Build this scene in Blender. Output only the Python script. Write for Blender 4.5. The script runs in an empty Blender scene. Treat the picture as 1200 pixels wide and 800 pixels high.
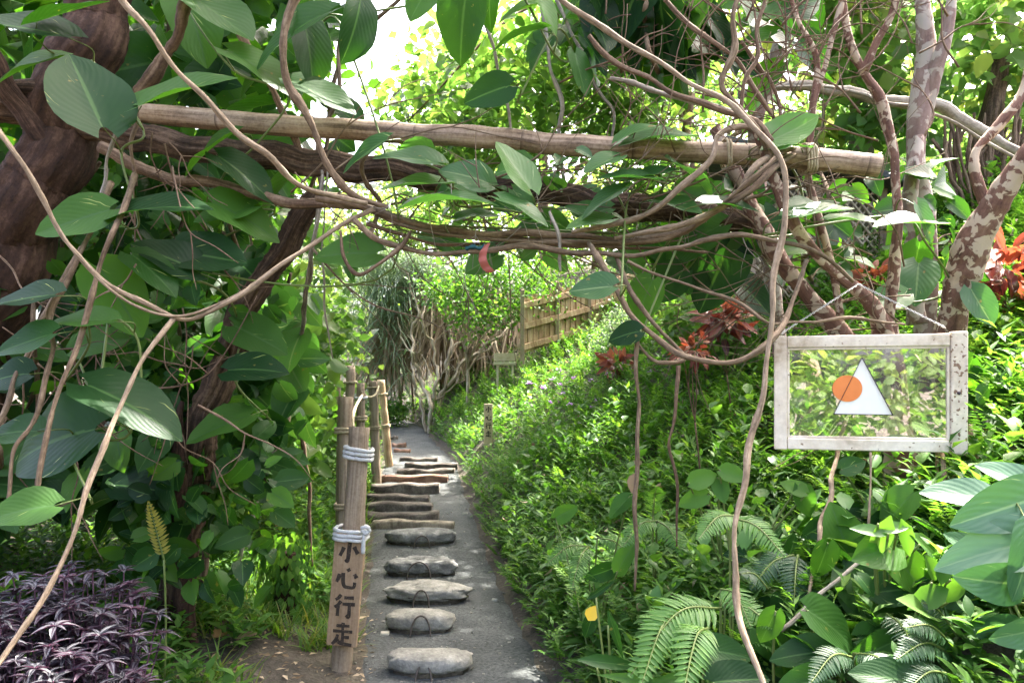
import bpy, math, random
import numpy as np
from mathutils import Vector

rng = np.random.default_rng(7)
random.seed(7)
SC = bpy.context.scene
COL = SC.collection
F, CX, CY, H = 870.0, 600.0, 450.0, 1.6      # focal length in photo pixels, principal column, horizon row, eye height
PI = math.pi
GLASS_MIN = .42
EXPOSURE = 3.5
HOLES = []
TO_SUN = Vector((.42, .50, 1.15)).normalized()


def P(px, py, D):
    """World point seen at a photo pixel at depth D metres."""
    return np.array([(px - CX) / F * D, D, H + (CY - py) / F * D])


HOLES += [(P(100, 680, 2.65), .45), (P(60, 740, 2.45), .3), (P(470, 575, 9.2), .5), (P(572, 488, 11.0), .4), (P(448, 470, 10.4), .4), (P(230, 400, 4.2), .35), (P(740, 500, 4.6), .3), (P(320, 640, 5.2), .45)]


def in_beam(pos):
    """True where a leaf would stand in one of the sunbeams that reach the ground."""
    s = np.array(TO_SUN)
    out = np.zeros(len(pos), bool)
    for c, r in HOLES:
        w = pos - c
        t = w @ s
        out |= (np.linalg.norm(w - np.outer(t, s), axis=1) < r) & (t > .5)
    return out


# ------------------------------------------------------------------ objects
def tag(o, label=None, cat=None, group=None, kind=None):
    if label: o['label'] = label
    if cat: o['category'] = cat
    if group: o['group'] = group
    if kind: o['kind'] = kind
    return o


def thing(name, label, cat, loc, group=None):
    o = bpy.data.objects.new(name, None)
    o.empty_display_size = 0.1
    COL.objects.link(o)
    o.location = [float(c) for c in loc]
    return tag(o, label, cat, group)


def world_loc(o):
    v = Vector(o.location)
    while o.parent:
        o = o.parent
        v += Vector(o.location)
    return np.array(v)


def link_mesh(name, V, faces, mat, parent=None, uv=None, rnd=None, smooth=True, origin=None):
    """V (n,3) world coordinates; faces: list of int arrays (m,k)."""
    V = np.asarray(V, float)
    if parent is not None:
        org = world_loc(parent)
    elif origin is not None:
        org = np.asarray(origin, float)
    else:
        org = np.array([V[:, 0].mean(), V[:, 1].mean(), V[:, 2].min()])
    me = bpy.data.meshes.new(name)
    n = len(V)
    me.vertices.add(n)
    me.vertices.foreach_set('co', (V - org).astype(np.float32).ravel())
    faces = [np.asarray(f, np.int32) for f in faces if len(f)]
    nl = sum(f.size for f in faces)
    npoly = sum(len(f) for f in faces)
    loops = np.concatenate([f.ravel() for f in faces])
    starts, s = [], 0
    for f in faces:
        k = f.shape[1]
        starts.append(s + np.arange(len(f)) * k)
        s += f.size
    me.loops.add(nl)
    me.polygons.add(npoly)
    me.loops.foreach_set('vertex_index', loops.astype(np.int32))
    me.polygons.foreach_set('loop_start', np.concatenate(starts).astype(np.int32))
    me.update(calc_edges=True)
    if uv is not None:
        lay = me.uv_layers.new(name='UVMap')
        lay.data.foreach_set('uv', np.asarray(uv, np.float32)[loops].ravel())
    if rnd is not None:
        a = me.attributes.new('rnd', 'FLOAT', 'POINT')
        a.data.foreach_set('value', np.asarray(rnd, np.float32))
    me.polygons.foreach_set('use_smooth', np.full(npoly, bool(smooth)))
    me.validate()
    me.materials.append(mat)
    o = bpy.data.objects.new(name, me)
    COL.objects.link(o)
    if parent is not None:
        o.parent = parent
    else:
        o.location = [float(c) for c in org]
    return o


class MB:
    """Collects pieces of one mesh."""
    def __init__(self):
        self.V, self.F, self.U, self.R, self.n = [], {}, [], [], 0

    def add(self, V, faces, uv=None, rnd=None):
        V = np.asarray(V, float)
        if len(V) == 0: return
        self.V.append(V)
        for f in faces:
            f = np.asarray(f, np.int64)
            if len(f): self.F.setdefault(f.shape[1], []).append(f + self.n)
        self.U.append(np.zeros((len(V), 2)) if uv is None else np.asarray(uv, float))
        self.R.append(np.full(len(V), rng.random()) if rnd is None else np.asarray(rnd, float))
        self.n += len(V)

    def build(self, name, mat, parent=None, smooth=True, origin=None):
        return link_mesh(name, np.concatenate(self.V), [np.concatenate(f) for f in self.F.values()], mat, parent,
                         np.concatenate(self.U), np.concatenate(self.R), smooth, origin)


def box(mb, c, sx, sy, sz, axes=None, taper=1.0, jitter=0.0):
    """Box with slightly chamfered long look: 8 corners, optional axes (3x3 rows)."""
    A = np.eye(3) if axes is None else np.asarray(axes, float)
    b = min(sx, sy, sz) * 0.12
    V, idx = [], {}
    pts = []
    for k, (dx, dy, dz) in enumerate([(x, y, z) for x in (-1, 1) for y in (-1, 1) for z in (-1, 1)]):
        for ax in range(3):
            d = np.array([dx * sx / 2, dy * sy / 2, dz * sz / 2])
            for j in range(3):
                if j != ax: d[j] -= np.sign(d[j]) * b
            idx[(dx, dy, dz, ax)] = len(pts)
            pts.append(d)
    pts = np.array(pts)
    if taper != 1.0:
        t = pts[:, 2] / sz + 0.5
        pts[:, 0] *= 1 + (taper - 1) * t
        pts[:, 1] *= 1 + (taper - 1) * t
    if jitter: pts += rng.normal(0, jitter, pts.shape)
    q, tri = [], []
    I = idx
    for ax in range(3):
        o1, o2 = (ax + 1) % 3, (ax + 2) % 3
        for s in (-1, 1):
            ring = []
            for a, c2 in ((-1, -1), (1, -1), (1, 1), (-1, 1)):
                k = [0, 0, 0]; k[ax] = s; k[o1] = a; k[o2] = c2
                ring.append(I[(k[0], k[1], k[2], ax)])
            q.append(ring if s > 0 else ring[::-1])
    for ax in range(3):      # edge chamfers parallel to ax
        o1, o2 = (ax + 1) % 3, (ax + 2) % 3
        for a in (-1, 1):
            for c2 in (-1, 1):
                def key(e, which):
                    k = [0, 0, 0]; k[ax] = e; k[o1] = a; k[o2] = c2
                    return I[(k[0], k[1], k[2], which)]
                ring = [key(-1, o1), key(1, o1), key(1, o2), key(-1, o2)]
                q.append(ring if a * c2 < 0 else ring[::-1])
    for dx in (-1, 1):
        for dy in (-1, 1):
            for dz in (-1, 1):
                r = [I[(dx, dy, dz, 0)], I[(dx, dy, dz, 1)], I[(dx, dy, dz, 2)]]
                tri.append(r if dx * dy * dz > 0 else r[::-1])
    W = np.asarray(c, float) + pts @ A
    uv = np.stack([pts[:, 0] + pts[:, 1], pts[:, 2]], 1)
    mb.add(W, [np.array(q), np.array(tri)], uv)


def spline(pts, per=6):
    p = np.asarray(pts, float)
    if len(p) < 3:
        t = np.linspace(0, 1, per * 2 + 1)[:, None]
        return p[0] * (1 - t) + p[-1] * t
    q = np.vstack([2 * p[0] - p[1], p, 2 * p[-1] - p[-2]])
    out = []
    for i in range(1, len(q) - 2):
        t = np.linspace(0, 1, per, endpoint=False)[:, None]
        a, b, c, d = q[i - 1], q[i], q[i + 1], q[i + 2]
        out.append(0.5 * (2 * b + (c - a) * t + (2 * a - 5 * b + 4 * c - d) * t ** 2 + (3 * b - a - 3 * c + d) * t ** 3))
    out.append(p[-1][None])
    return np.vstack(out)


def tube(mb, pts, r, per=6, ring=8, rough=0.06, nodes=0.0, node_amp=0.14, wob=0.0, flat=None, caps=True, rnd=None, lumpy=0.0, ridges=0.0, taper_end=0.0):
    """pts (n,3|4: the 4th column is a radius) -> tapered tube."""
    p = np.asarray(pts, float)
    if p.shape[1] == 3:
        rr = np.full(len(p), r) if np.isscalar(r) else np.interp(np.linspace(0, 1, len(p)), np.linspace(0, 1, len(r)), r)
        p = np.column_stack([p, rr])
    c = spline(p, per)
    rad = np.maximum(c[:, 3], 1e-4)
    c = c[:, :3].copy()
    m = len(c)
    seg = np.linalg.norm(np.diff(c, axis=0), axis=1)
    s = np.concatenate([[0], np.cumsum(seg)])
    if wob:
        ph = rng.random((3, 3)) * 6.3
        for k in range(3):
            c[:, k] += wob * (np.sin(s * 9 + ph[k, 0]) + 0.6 * np.sin(s * 21 + ph[k, 1])) * np.sin(np.linspace(0, PI, m))
    if taper_end: rad = rad * (1 - taper_end * np.clip((np.linspace(0, 1, m) - .8) / .2, 0, 1) ** 1.5)
    if rough: rad = rad * (1 + rng.normal(0, rough, m))
    if nodes:
        x = (s + rng.random() * nodes) / nodes
        rad = rad * (1 + node_amp * np.exp(-((x - np.round(x)) * nodes / 0.018) ** 2))
    T = np.gradient(c, axis=0)
    T /= np.linalg.norm(T, axis=1)[:, None] + 1e-12
    N = np.zeros_like(T)
    ref = np.array([0.0, 1.0, 0.0]) if abs(T[0, 1]) < 0.95 else np.array([0, 0, 1.0])
    n0 = ref - T[0] * (ref @ T[0])
    for i in range(m):
        n0 = n0 - T[i] * (n0 @ T[i])
        n0 /= np.linalg.norm(n0) + 1e-12
        N[i] = n0
    B = np.cross(T, N)
    a = np.linspace(0, 2 * PI, ring + 1)
    ca, sa = np.cos(a), np.sin(a)
    rr = rad[:, None] * np.ones(ring + 1)
    if lumpy:
        ph = rng.random(4) * 6.3
        lump = np.sin(a * 3 + ph[0] + s[:, None] * 1.7) * 0.6 + np.sin(a * 5 + ph[1] - s[:, None] * 4) * 0.4 + 0.6 * np.sin(a * 2 + s[:, None] * 7 + ph[2])
        rr = rr * (1 + lumpy * lump)
        if ridges:
            g = np.zeros_like(rr)
            for f_ in (7, 11, 16):
                q = rng.random(3) * 6.3
                g += np.sin(a * f_ + q[0] + 1.6 * np.sin(s[:, None] * 3.1 + q[1]) + .8 * np.sin(s[:, None] * 8 + q[2])) / 3
            rr = rr * (1 + ridges * g + rng.normal(0, ridges * .25, rr.shape))
        rr[:, -1] = rr[:, 0]
    V = c[:, None, :] + (N[:, None, :] * ca[None, :, None] + B[:, None, :] * sa[None, :, None]) * rr[:, :, None]
    uv = np.stack(np.broadcast_arrays((a / (2 * PI))[None, :], s[:, None]), -1).reshape(-1, 2)
    i, j = np.meshgrid(np.arange(m - 1), np.arange(ring), indexing='ij')
    k = (i * (ring + 1) + j).ravel()
    q = np.stack([k, k + ring + 1, k + ring + 2, k + 1], 1)
    V = V.reshape(-1, 3)
    fs = [q]
    if caps:
        b = len(V)
        V = np.vstack([V, c[0][None], c[-1][None]])
        uv = np.vstack([uv, [[0.5, 0]], [[0.5, s[-1]]]])
        t = [[b, jj, jj + 1] for jj in range(ring)]
        o = (m - 1) * (ring + 1)
        t += [[b + 1, o + jj + 1, o + jj] for jj in range(ring)]
        fs.append(np.array(t))
    mb.add(V, fs, uv, None if rnd is None else np.full(len(V), rnd))
    return c


# ------------------------------------------------------------------ leaf shapes: (template verts u,v,z ; faces ; uv)
def grid_leaf(nu, nv, prof, lobe=0.0, fold=0.25, wave=0.0):
    u = np.linspace(0, 1, nu)
    v = np.linspace(-1, 1, nv)
    U, Vv = np.meshgrid(u, v, indexing='ij')
    w = prof(U)
    x = U - lobe * (Vv ** 2) * (1 - U) ** 3
    y = 0.5 * Vv * w
    z = fold * np.abs(y) + wave * np.sin(U * 9 + Vv * 2) * np.abs(Vv) * w
    i, j = np.meshgrid(np.arange(nu - 1), np.arange(nv - 1), indexing='ij')
    k = (i * nv + j).ravel()
    q = np.stack([k, k + nv, k + nv + 1, k + 1], 1)
    return np.stack([x.ravel(), y.ravel(), z.ravel()], 1), q, np.stack([U.ravel(), (Vv.ravel() + 1) / 2], 1)


def p_heart(u):
    u = np.clip(u, .004, .996)
    return np.clip(np.sin(PI * u ** .66), 0, 1) ** .62 * (1 - .05 * u) * (1 - .35 * np.clip((u - .86) / .14, 0, 1) ** 2) + .006
def p_oval(u): return np.clip(np.sin(PI * np.clip(u, 0.004, 0.996) ** 0.85), 0, 1) ** 0.8 + 0.006
def p_lance(u): return np.clip(np.sin(PI * np.clip(u, 0.01, 0.99) ** 0.7), 0, 1) + 0.01


T_POTHOS = grid_leaf(10, 7, p_heart, lobe=0.16, fold=0.22, wave=0.035)
T_HEART = grid_leaf(6, 5, p_heart, lobe=0.14, fold=0.3, wave=0.03)
T_HEART_S = grid_leaf(4, 3, p_heart, lobe=0.12, fold=0.3)
T_OVAL = grid_leaf(5, 3, p_oval, fold=0.35)
T_LANCE = grid_leaf(5, 3, p_lance, fold=0.5)
T_DIAMOND = (np.array([[0, 0, 0], [0.45, -0.5, 0.12], [1, 0, -0.05], [0.45, 0.5, 0.12]], float), np.array([[0, 1, 2], [0, 2, 3]]),
             np.array([[0, .5], [.45, 0], [1, .5], [.45, 1]], float))
T_BLADE = grid_leaf(5, 2, lambda u: (1 - u) ** 0.6 * 1.0 + 0.02, fold=0.0)


def unit(a):
    return a / (np.linalg.norm(a, axis=-1, keepdims=True) + 1e-12)


def put_leaves(mb, tmpl, pos, tip, nrm, L, W, droop=0.15, rnd=None):
    pos, tip, nrm = np.atleast_2d(pos), np.atleast_2d(tip), np.atleast_2d(nrm)
    N = len(pos)
    if N == 0: return
    tv, tf, tu = tmpl
    tip = unit(np.broadcast_to(tip, (N, 3)))
    nrm = np.broadcast_to(nrm, (N, 3))
    nrm = unit(nrm - tip * (nrm * tip).sum(1)[:, None])
    side = np.cross(nrm, tip)
    L = np.broadcast_to(L, (N,)); W = np.broadcast_to(W, (N,)); droop = np.broadcast_to(droop, (N,))
    x = tv[None, :, 0] * L[:, None]
    y = tv[None, :, 1] * W[:, None]
    z = tv[None, :, 2] * W[:, None] - droop[:, None] * L[:, None] * (tv[None, :, 0] ** 2)
    V = pos[:, None] + x[..., None] * tip[:, None] + y[..., None] * side[:, None] + z[..., None] * nrm[:, None]
    n = len(tv)
    Fc = (tf[None] + (np.arange(N) * n)[:, None, None]).reshape(-1, tf.shape[1])
    r = rng.random(N) if rnd is None else np.broadcast_to(rnd, (N,))
    mb.add(V.reshape(-1, 3), [Fc], np.tile(tu, (N, 1)), np.repeat(r, n))


# ------------------------------------------------------------------ materials
def new_mat(name):
    m = bpy.data.materials.new(name)
    m.use_nodes = True
    nt = m.node_tree
    nt.nodes.clear()
    out = nt.nodes.new('ShaderNodeOutputMaterial')
    return m, nt, out


def nd(nt, typ, **kw):
    n = nt.nodes.new(typ)
    for k, v in kw.items():
        if k.startswith('i_'):
            key = k[2:]
            key = int(key) if key.isdigit() else key.replace('_', ' ')
            n.inputs[key].default_value = v
        else:
            setattr(n, k, v)
    return n


def ramp(nt, stops):
    r = nt.nodes.new('ShaderNodeValToRGB')
    el = r.color_ramp.elements
    while len(el) < len(stops): el.new(0.5)
    for e, (p, c) in zip(el, stops):
        e.position = p
        e.color = (*c, 1)
    return r


def leaf_mat(name, cols, trans=0.4, tint=(1.25, 1.15, 0.45), rough=0.4, spec=0.5, veins=0.0, varieg=None, blotch=None, midrib=None, bump=0.25, stripe=None):
    """Leaf: colour by a random number each leaf carries, light passes through it."""
    m, nt, out = new_mat(name)
    L = nt.links.new
    at = nd(nt, 'ShaderNodeAttribute', attribute_name='rnd')
    rp = ramp(nt, [(i / (len(cols) - 1), c) for i, c in enumerate(cols)])
    L(at.outputs['Fac'], rp.inputs[0])
    col = rp.outputs[0]
    uvn = nd(nt, 'ShaderNodeUVMap', uv_map='UVMap')
    sep = nd(nt, 'ShaderNodeSeparateXYZ')
    L(uvn.outputs[0], sep.inputs[0])
    ab = nd(nt, 'ShaderNodeMath', operation='SUBTRACT', i_1=0.5); L(sep.outputs[1], ab.inputs[0])
    ab2 = nd(nt, 'ShaderNodeMath', operation='ABSOLUTE'); L(ab.outputs[0], ab2.inputs[0])
    if varieg:
        comb = nd(nt, 'ShaderNodeCombineXYZ')
        mu = nd(nt, 'ShaderNodeMath', operation='MULTIPLY_ADD', i_1=-1.4); L(ab2.outputs[0], mu.inputs[0]); L(sep.outputs[0], mu.inputs[2])
        m3 = nd(nt, 'ShaderNodeMath', operation='MULTIPLY', i_1=16.0); L(mu.outputs[0], m3.inputs[0])
        m4 = nd(nt, 'ShaderNodeMath', operation='MULTIPLY', i_1=2.6); L(sep.outputs[1], m4.inputs[0])
        m5 = nd(nt, 'ShaderNodeMath', operation='MULTIPLY', i_1=91.0); L(at.outputs['Fac'], m5.inputs[0])
        L(m3.outputs[0], comb.inputs[0]); L(m4.outputs[0], comb.inputs[1]); L(m5.outputs[0], comb.inputs[2])
        no = nd(nt, 'ShaderNodeTexNoise', i_Scale=1.0, i_Detail=3.0); L(comb.outputs[0], no.inputs['Vector'])
        st = nd(nt, 'ShaderNodeMapRange', i_1=varieg[1], i_2=varieg[1] + 0.06); L(no.outputs[0], st.inputs[0])
        mx = nd(nt, 'ShaderNodeMix', data_type='RGBA'); L(st.outputs[0], mx.inputs[0]); L(col, mx.inputs[6]); mx.inputs[7].default_value = (*varieg[0], 1)
        col = mx.outputs[2]
    if blotch:
        tc = nd(nt, 'ShaderNodeTexCoord')
        no = nd(nt, 'ShaderNodeTexNoise', i_Scale=blotch[1], i_Detail=3.0); L(tc.outputs['Object'], no.inputs['Vector'])
        st = nd(nt, 'ShaderNodeMapRange', i_1=blotch[2], i_2=blotch[2] + .05); L(no.outputs[0], st.inputs[0])
        mx = nd(nt, 'ShaderNodeMix', data_type='RGBA'); L(st.outputs[0], mx.inputs[0]); L(col, mx.inputs[6]); mx.inputs[7].default_value = (*blotch[0], 1)
        col = mx.outputs[2]
    if stripe:
        d1 = nd(nt, 'ShaderNodeMath', operation='SUBTRACT', i_1=.25); L(ab2.outputs[0], d1.inputs[0])
        d2 = nd(nt, 'ShaderNodeMath', operation='ABSOLUTE'); L(d1.outputs[0], d2.inputs[0])
        st = nd(nt, 'ShaderNodeMapRange', i_1=.12, i_2=.07); L(d2.outputs[0], st.inputs[0])
        mx = nd(nt, 'ShaderNodeMix', data_type='RGBA'); L(st.outputs[0], mx.inputs[0]); L(col, mx.inputs[6]); mx.inputs[7].default_value = (*stripe, 1)
        col = mx.outputs[2]
    if midrib:
        st = nd(nt, 'ShaderNodeMapRange', i_1=0.035, i_2=0.012); L(ab2.outputs[0], st.inputs[0])
        mx = nd(nt, 'ShaderNodeMix', data_type='RGBA'); L(st.outputs[0], mx.inputs[0]); L(col, mx.inputs[6]); mx.inputs[7].default_value = (*midrib, 1)
        col = mx.outputs[2]
    pr = nd(nt, 'ShaderNodeBsdfPrincipled', i_Roughness=rough)
    pr.inputs['Specular IOR Level'].default_value = spec
    L(col, pr.inputs['Base Color'])
    if veins:
        mu = nd(nt, 'ShaderNodeMath', operation='MULTIPLY_ADD', i_1=-1.1); L(ab2.outputs[0], mu.inputs[0]); L(sep.outputs[0], mu.inputs[2])
        m3 = nd(nt, 'ShaderNodeMath', operation='MULTIPLY', i_1=veins); L(mu.outputs[0], m3.inputs[0])
        sn = nd(nt, 'ShaderNodeMath', operation='SINE'); L(m3.outputs[0], sn.inputs[0])
        rib = nd(nt, 'ShaderNodeMapRange', i_1=0.0, i_2=0.09); L(ab2.outputs[0], rib.inputs[0])
        ad = nd(nt, 'ShaderNodeMath', operation='MULTIPLY_ADD', i_1=0.35); L(sn.outputs[0], ad.inputs[0]); L(rib.outputs[0], ad.inputs[2])
        bp = nd(nt, 'ShaderNodeBump', i_Strength=bump, i_Distance=0.01); L(ad.outputs[0], bp.inputs['Height'])
        L(bp.outputs[0], pr.inputs['Normal'])
    tr = nd(nt, 'ShaderNodeBsdfTranslucent')
    tm = nd(nt, 'ShaderNodeMix', data_type='RGBA', blend_type='MULTIPLY'); tm.inputs[0].default_value = 1
    L(col, tm.inputs[6]); tm.inputs[7].default_value = (*[2.0 * t for t in tint], 1)
    L(tm.outputs[2], tr.inputs[0])
    ms = nd(nt, 'ShaderNodeMixShader', i_0=trans)
    L(pr.outputs[0], ms.inputs[1]); L(tr.outputs[0], ms.inputs[2]); L(ms.outputs[0], out.inputs[0])
    return m


def bark_mat(name, stops, scale=(14, 3), rough=0.85, bump=0.6, detail=6.0, patch=None, rings=None, spec=0.25):
    """Bark and wood: noise stretched along the stem (UV: around, metres along)."""
    m, nt, out = new_mat(name)
    L = nt.links.new
    uvn = nd(nt, 'ShaderNodeUVMap', uv_map='UVMap')
    tc = nd(nt, 'ShaderNodeTexCoord')
    mp = nd(nt, 'ShaderNodeMapping'); mp.inputs['Scale'].default_value = (scale[0], scale[1], 1)
    L(uvn.outputs[0], mp.inputs[0])
    at = nd(nt, 'ShaderNodeAttribute', attribute_name='rnd')
    no = nd(nt, 'ShaderNodeTexNoise', noise_dimensions='4D', i_Scale=1.0, i_Detail=detail, i_Roughness=0.65)
    w = nd(nt, 'ShaderNodeMath', operation='MULTIPLY', i_1=37.0); L(at.outputs['Fac'], w.inputs[0]); L(w.outputs[0], no.inputs['W'])
    L(mp.outputs[0], no.inputs['Vector'])
    n2 = nd(nt, 'ShaderNodeTexNoise', i_Scale=5.0, i_Detail=4.0); L(tc.outputs['Object'], n2.inputs['Vector'])
    ad = nd(nt, 'ShaderNodeMath', operation='MULTIPLY_ADD', i_1=0.55); L(no.outputs[0], ad.inputs[0])
    n4 = nd(nt, 'ShaderNodeTexNoise', i_Scale=55.0, i_Detail=5.0, i_Roughness=.7); L(tc.outputs['Object'], n4.inputs['Vector'])
    a4 = nd(nt, 'ShaderNodeMath', operation='MULTIPLY_ADD', i_1=0.22); L(n4.outputs[0], a4.inputs[0])
    a2 = nd(nt, 'ShaderNodeMath', operation='MULTIPLY', i_1=0.23); L(n2.outputs[0], a2.inputs[0]); L(a2.outputs[0], a4.inputs[2]); L(a4.outputs[0], ad.inputs[2])
    ct = nd(nt, 'ShaderNodeMapRange', i_1=.32, i_2=.68); L(ad.outputs[0], ct.inputs[0])
    rp = ramp(nt, stops)
    L(ct.outputs[0], rp.inputs[0])
    col = rp.outputs[0]
    hgt = ad.outputs[0]
    if patch:
        n3 = nd(nt, 'ShaderNodeTexNoise', i_Scale=patch[1], i_Detail=3.5, i_Roughness=0.55, i_Distortion=0.6); L(tc.outputs['Object'], n3.inputs['Vector'])
        st = nd(nt, 'ShaderNodeMapRange', i_1=patch[2], i_2=patch[2] + 0.035); L(n3.outputs[0], st.inputs[0])
        mx = nd(nt, 'ShaderNodeMix', data_type='RGBA'); L(st.outputs[0], mx.inputs[0]); L(col, mx.inputs[6])
        rp2 = ramp(nt, [(0.3, tuple(c * 0.72 for c in patch[0])), (0.65, patch[0])]); L(n2.outputs[0], rp2.inputs[0])
        L(rp2.outputs[0], mx.inputs[7])
        col = mx.outputs[2]
    if rings:
        sx = nd(nt, 'ShaderNodeSeparateXYZ'); L(uvn.outputs[0], sx.inputs[0])
        dv = nd(nt, 'ShaderNodeMath', operation='DIVIDE', i_1=rings[0]); L(sx.outputs[1], dv.inputs[0])
        fr = nd(nt, 'ShaderNodeMath', operation='FRACT'); L(dv.outputs[0], fr.inputs[0])
        st = nd(nt, 'ShaderNodeMapRange', i_1=0.035, i_2=0.0); L(fr.outputs[0], st.inputs[0])
        mx = nd(nt, 'ShaderNodeMix', data_type='RGBA'); L(st.outputs[0], mx.inputs[0]); L(col, mx.inputs[6]); mx.inputs[7].default_value = (*rings[1], 1)
        col = mx.outputs[2]
    pr = nd(nt, 'ShaderNodeBsdfPrincipled', i_Roughness=rough)
    pr.inputs['Specular IOR Level'].default_value = spec
    L(col, pr.inputs['Base Color'])
    bp = nd(nt, 'ShaderNodeBump', i_Strength=bump, i_Distance=0.02); L(hgt, bp.inputs['Height']); L(bp.outputs[0], pr.inputs['Normal'])
    L(pr.outputs[0], out.inputs[0])
    return m


def noise_mat(name, stops, scale=8.0, rough=0.9, bump=0.5, detail=8.0, spec=0.3, dist=0.02, fine=None, coord='Object', speck=None):
    m, nt, out = new_mat(name)
    L = nt.links.new
    tc = nd(nt, 'ShaderNodeTexCoord')
    no = nd(nt, 'ShaderNodeTexNoise', i_Scale=scale, i_Detail=detail, i_Roughness=0.6); L(tc.outputs[coord], no.inputs['Vector'])
    rp = ramp(nt, stops); L(no.outputs[0], rp.inputs[0])
    col, hgt = rp.outputs[0], no.outputs[0]
    if fine:
        n2 = nd(nt, 'ShaderNodeTexNoise', i_Scale=fine[0], i_Detail=4.0, i_Roughness=0.7); L(tc.outputs[coord], n2.inputs['Vector'])
        mr = nd(nt, 'ShaderNodeMapRange', i_1=0.3, i_2=0.7, i_3=1 - fine[1], i_4=1 + fine[1]); L(n2.outputs[0], mr.inputs[0])
        mx = nd(nt, 'ShaderNodeMix', data_type='RGBA', blend_type='MULTIPLY'); mx.inputs[0].default_value = 1
        L(col, mx.inputs[6]); L(mr.outputs[0], mx.inputs[7]); col = mx.outputs[2]
        ad = nd(nt, 'ShaderNodeMath', operation='MULTIPLY_ADD', i_1=0.4); L(n2.outputs[0], ad.inputs[0]); L(no.outputs[0], ad.inputs[2]); hgt = ad.outputs[0]
    if speck:
        n3 = nd(nt, 'ShaderNodeTexNoise', i_Scale=speck[1], i_Detail=2.0); L(tc.outputs[coord], n3.inputs['Vector'])
        st = nd(nt, 'ShaderNodeMapRange', i_1=speck[2], i_2=speck[2] + 0.03); L(n3.outputs[0], st.inputs[0])
        mx = nd(nt, 'ShaderNodeMix', data_type='RGBA'); L(st.outputs[0], mx.inputs[0]); L(col, mx.inputs[6]); mx.inputs[7].default_value = (*speck[0], 1)
        col = mx.outputs[2]
    pr = nd(nt, 'ShaderNodeBsdfPrincipled', i_Roughness=rough)
    pr.inputs['Specular IOR Level'].default_value = spec
    L(col, pr.inputs['Base Color'])
    bp = nd(nt, 'ShaderNodeBump', i_Strength=bump, i_Distance=dist); L(hgt, bp.inputs['Height']); L(bp.outputs[0], pr.inputs['Normal'])
    L(pr.outputs[0], out.inputs[0])
    return m


M = {}
M['pothos'] = leaf_mat('pothos_leaf', [(.010, .032, .012), (.016, .052, .014), (.028, .078, .017), (.055, .13, .022)], trans=.36, tint=(1.4, 1.6, .3), rough=.42, spec=.16, blotch=((.13, .12, .035), 26.0, .70),
                       veins=58, varieg=((.36, .42, .16), .70), midrib=(.05, .11, .035), bump=.10)
M['pothos_pale'] = leaf_mat('pothos_leaf_pale', [(.03, .085, .026), (.048, .12, .035), (.072, .16, .038)], blotch=((.16, .13, .04), 24.0, .70), trans=.36, tint=(1.2, 1.4, .45), rough=.38, spec=.35,
                            veins=50, varieg=((.40, .46, .24), .70), midrib=(.12, .19, .08), bump=.10)
M['cane_leaf'] = leaf_mat('cane_leaf', [(.035, .095, .045), (.05, .125, .06), (.07, .15, .075)], trans=.16, tint=(1.2, 1.3, .5), rough=.36, spec=.55, veins=40, varieg=((.34, .40, .2), .71), midrib=(.11, .19, .1), bump=.08)
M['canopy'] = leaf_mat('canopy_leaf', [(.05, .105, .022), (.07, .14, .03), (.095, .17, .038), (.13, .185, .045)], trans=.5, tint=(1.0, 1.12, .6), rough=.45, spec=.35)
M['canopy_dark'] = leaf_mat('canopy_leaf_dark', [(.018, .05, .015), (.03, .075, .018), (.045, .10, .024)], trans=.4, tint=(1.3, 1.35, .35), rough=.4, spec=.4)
M['canopy_right'] = leaf_mat('canopy_leaf_cool', [(.065, .13, .04), (.09, .165, .05), (.12, .195, .065), (.19, .205, .06)], trans=.55, tint=(1.05, 1.18, .7), rough=.45, spec=.35)
M['far'] = leaf_mat('far_leaf', [(.07, .13, .04), (.10, .155, .05), (.14, .18, .07)], trans=.5, tint=(1.1, 1.12, .55), rough=.5, spec=.3)
M['cover'] = leaf_mat('cover_leaf', [(.030, .085, .018), (.050, .125, .024), (.075, .165, .03), (.115, .20, .045)], trans=.42, tint=(1.2, 1.25, .45), rough=.55, spec=.2)
M['grass'] = leaf_mat('grass_blade', [(.045, .11, .018), (.07, .15, .022), (.095, .18, .028), (.18, .19, .06)], trans=.38, tint=(1.25, 1.2, .4), rough=.5, spec=.3)
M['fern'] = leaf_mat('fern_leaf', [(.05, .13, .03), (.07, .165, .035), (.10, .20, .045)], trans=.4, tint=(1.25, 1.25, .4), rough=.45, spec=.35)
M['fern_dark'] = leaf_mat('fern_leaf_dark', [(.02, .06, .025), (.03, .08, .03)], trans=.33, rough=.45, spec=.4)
M['fern_gold'] = leaf_mat('fern_leaf_gold', [(.20, .20, .03), (.28, .26, .05)], trans=.45, rough=.5)
M['croton'] = leaf_mat('croton_leaf', [(.06, .018, .022), (.13, .032, .03), (.25, .075, .05), (.34, .15, .085)], trans=.22, tint=(1.2, .7, .5), rough=.32, spec=.5, veins=60, midrib=(.30, .16, .04), bump=.4)
M['purple'] = leaf_mat('spiderwort_leaf', [(.016, .018, .022), (.026, .022, .032), (.045, .028, .045), (.10, .045, .075)], trans=.18, tint=(1.3, .5, .8), rough=.36, spec=.55, stripe=(.12, .118, .13))
M['pampas'] = leaf_mat('reed_leaf', [(.09, .15, .09), (.13, .20, .125), (.17, .24, .16)], trans=.35, tint=(1.1, 1.1, .6), rough=.5)
M['dead'] = leaf_mat('dead_frond', [(.12, .085, .055), (.20, .15, .095), (.30, .235, .16), (.42, .34, .24)], trans=.15, tint=(1.1, 1, .8), rough=.8, spec=.15)
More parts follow.
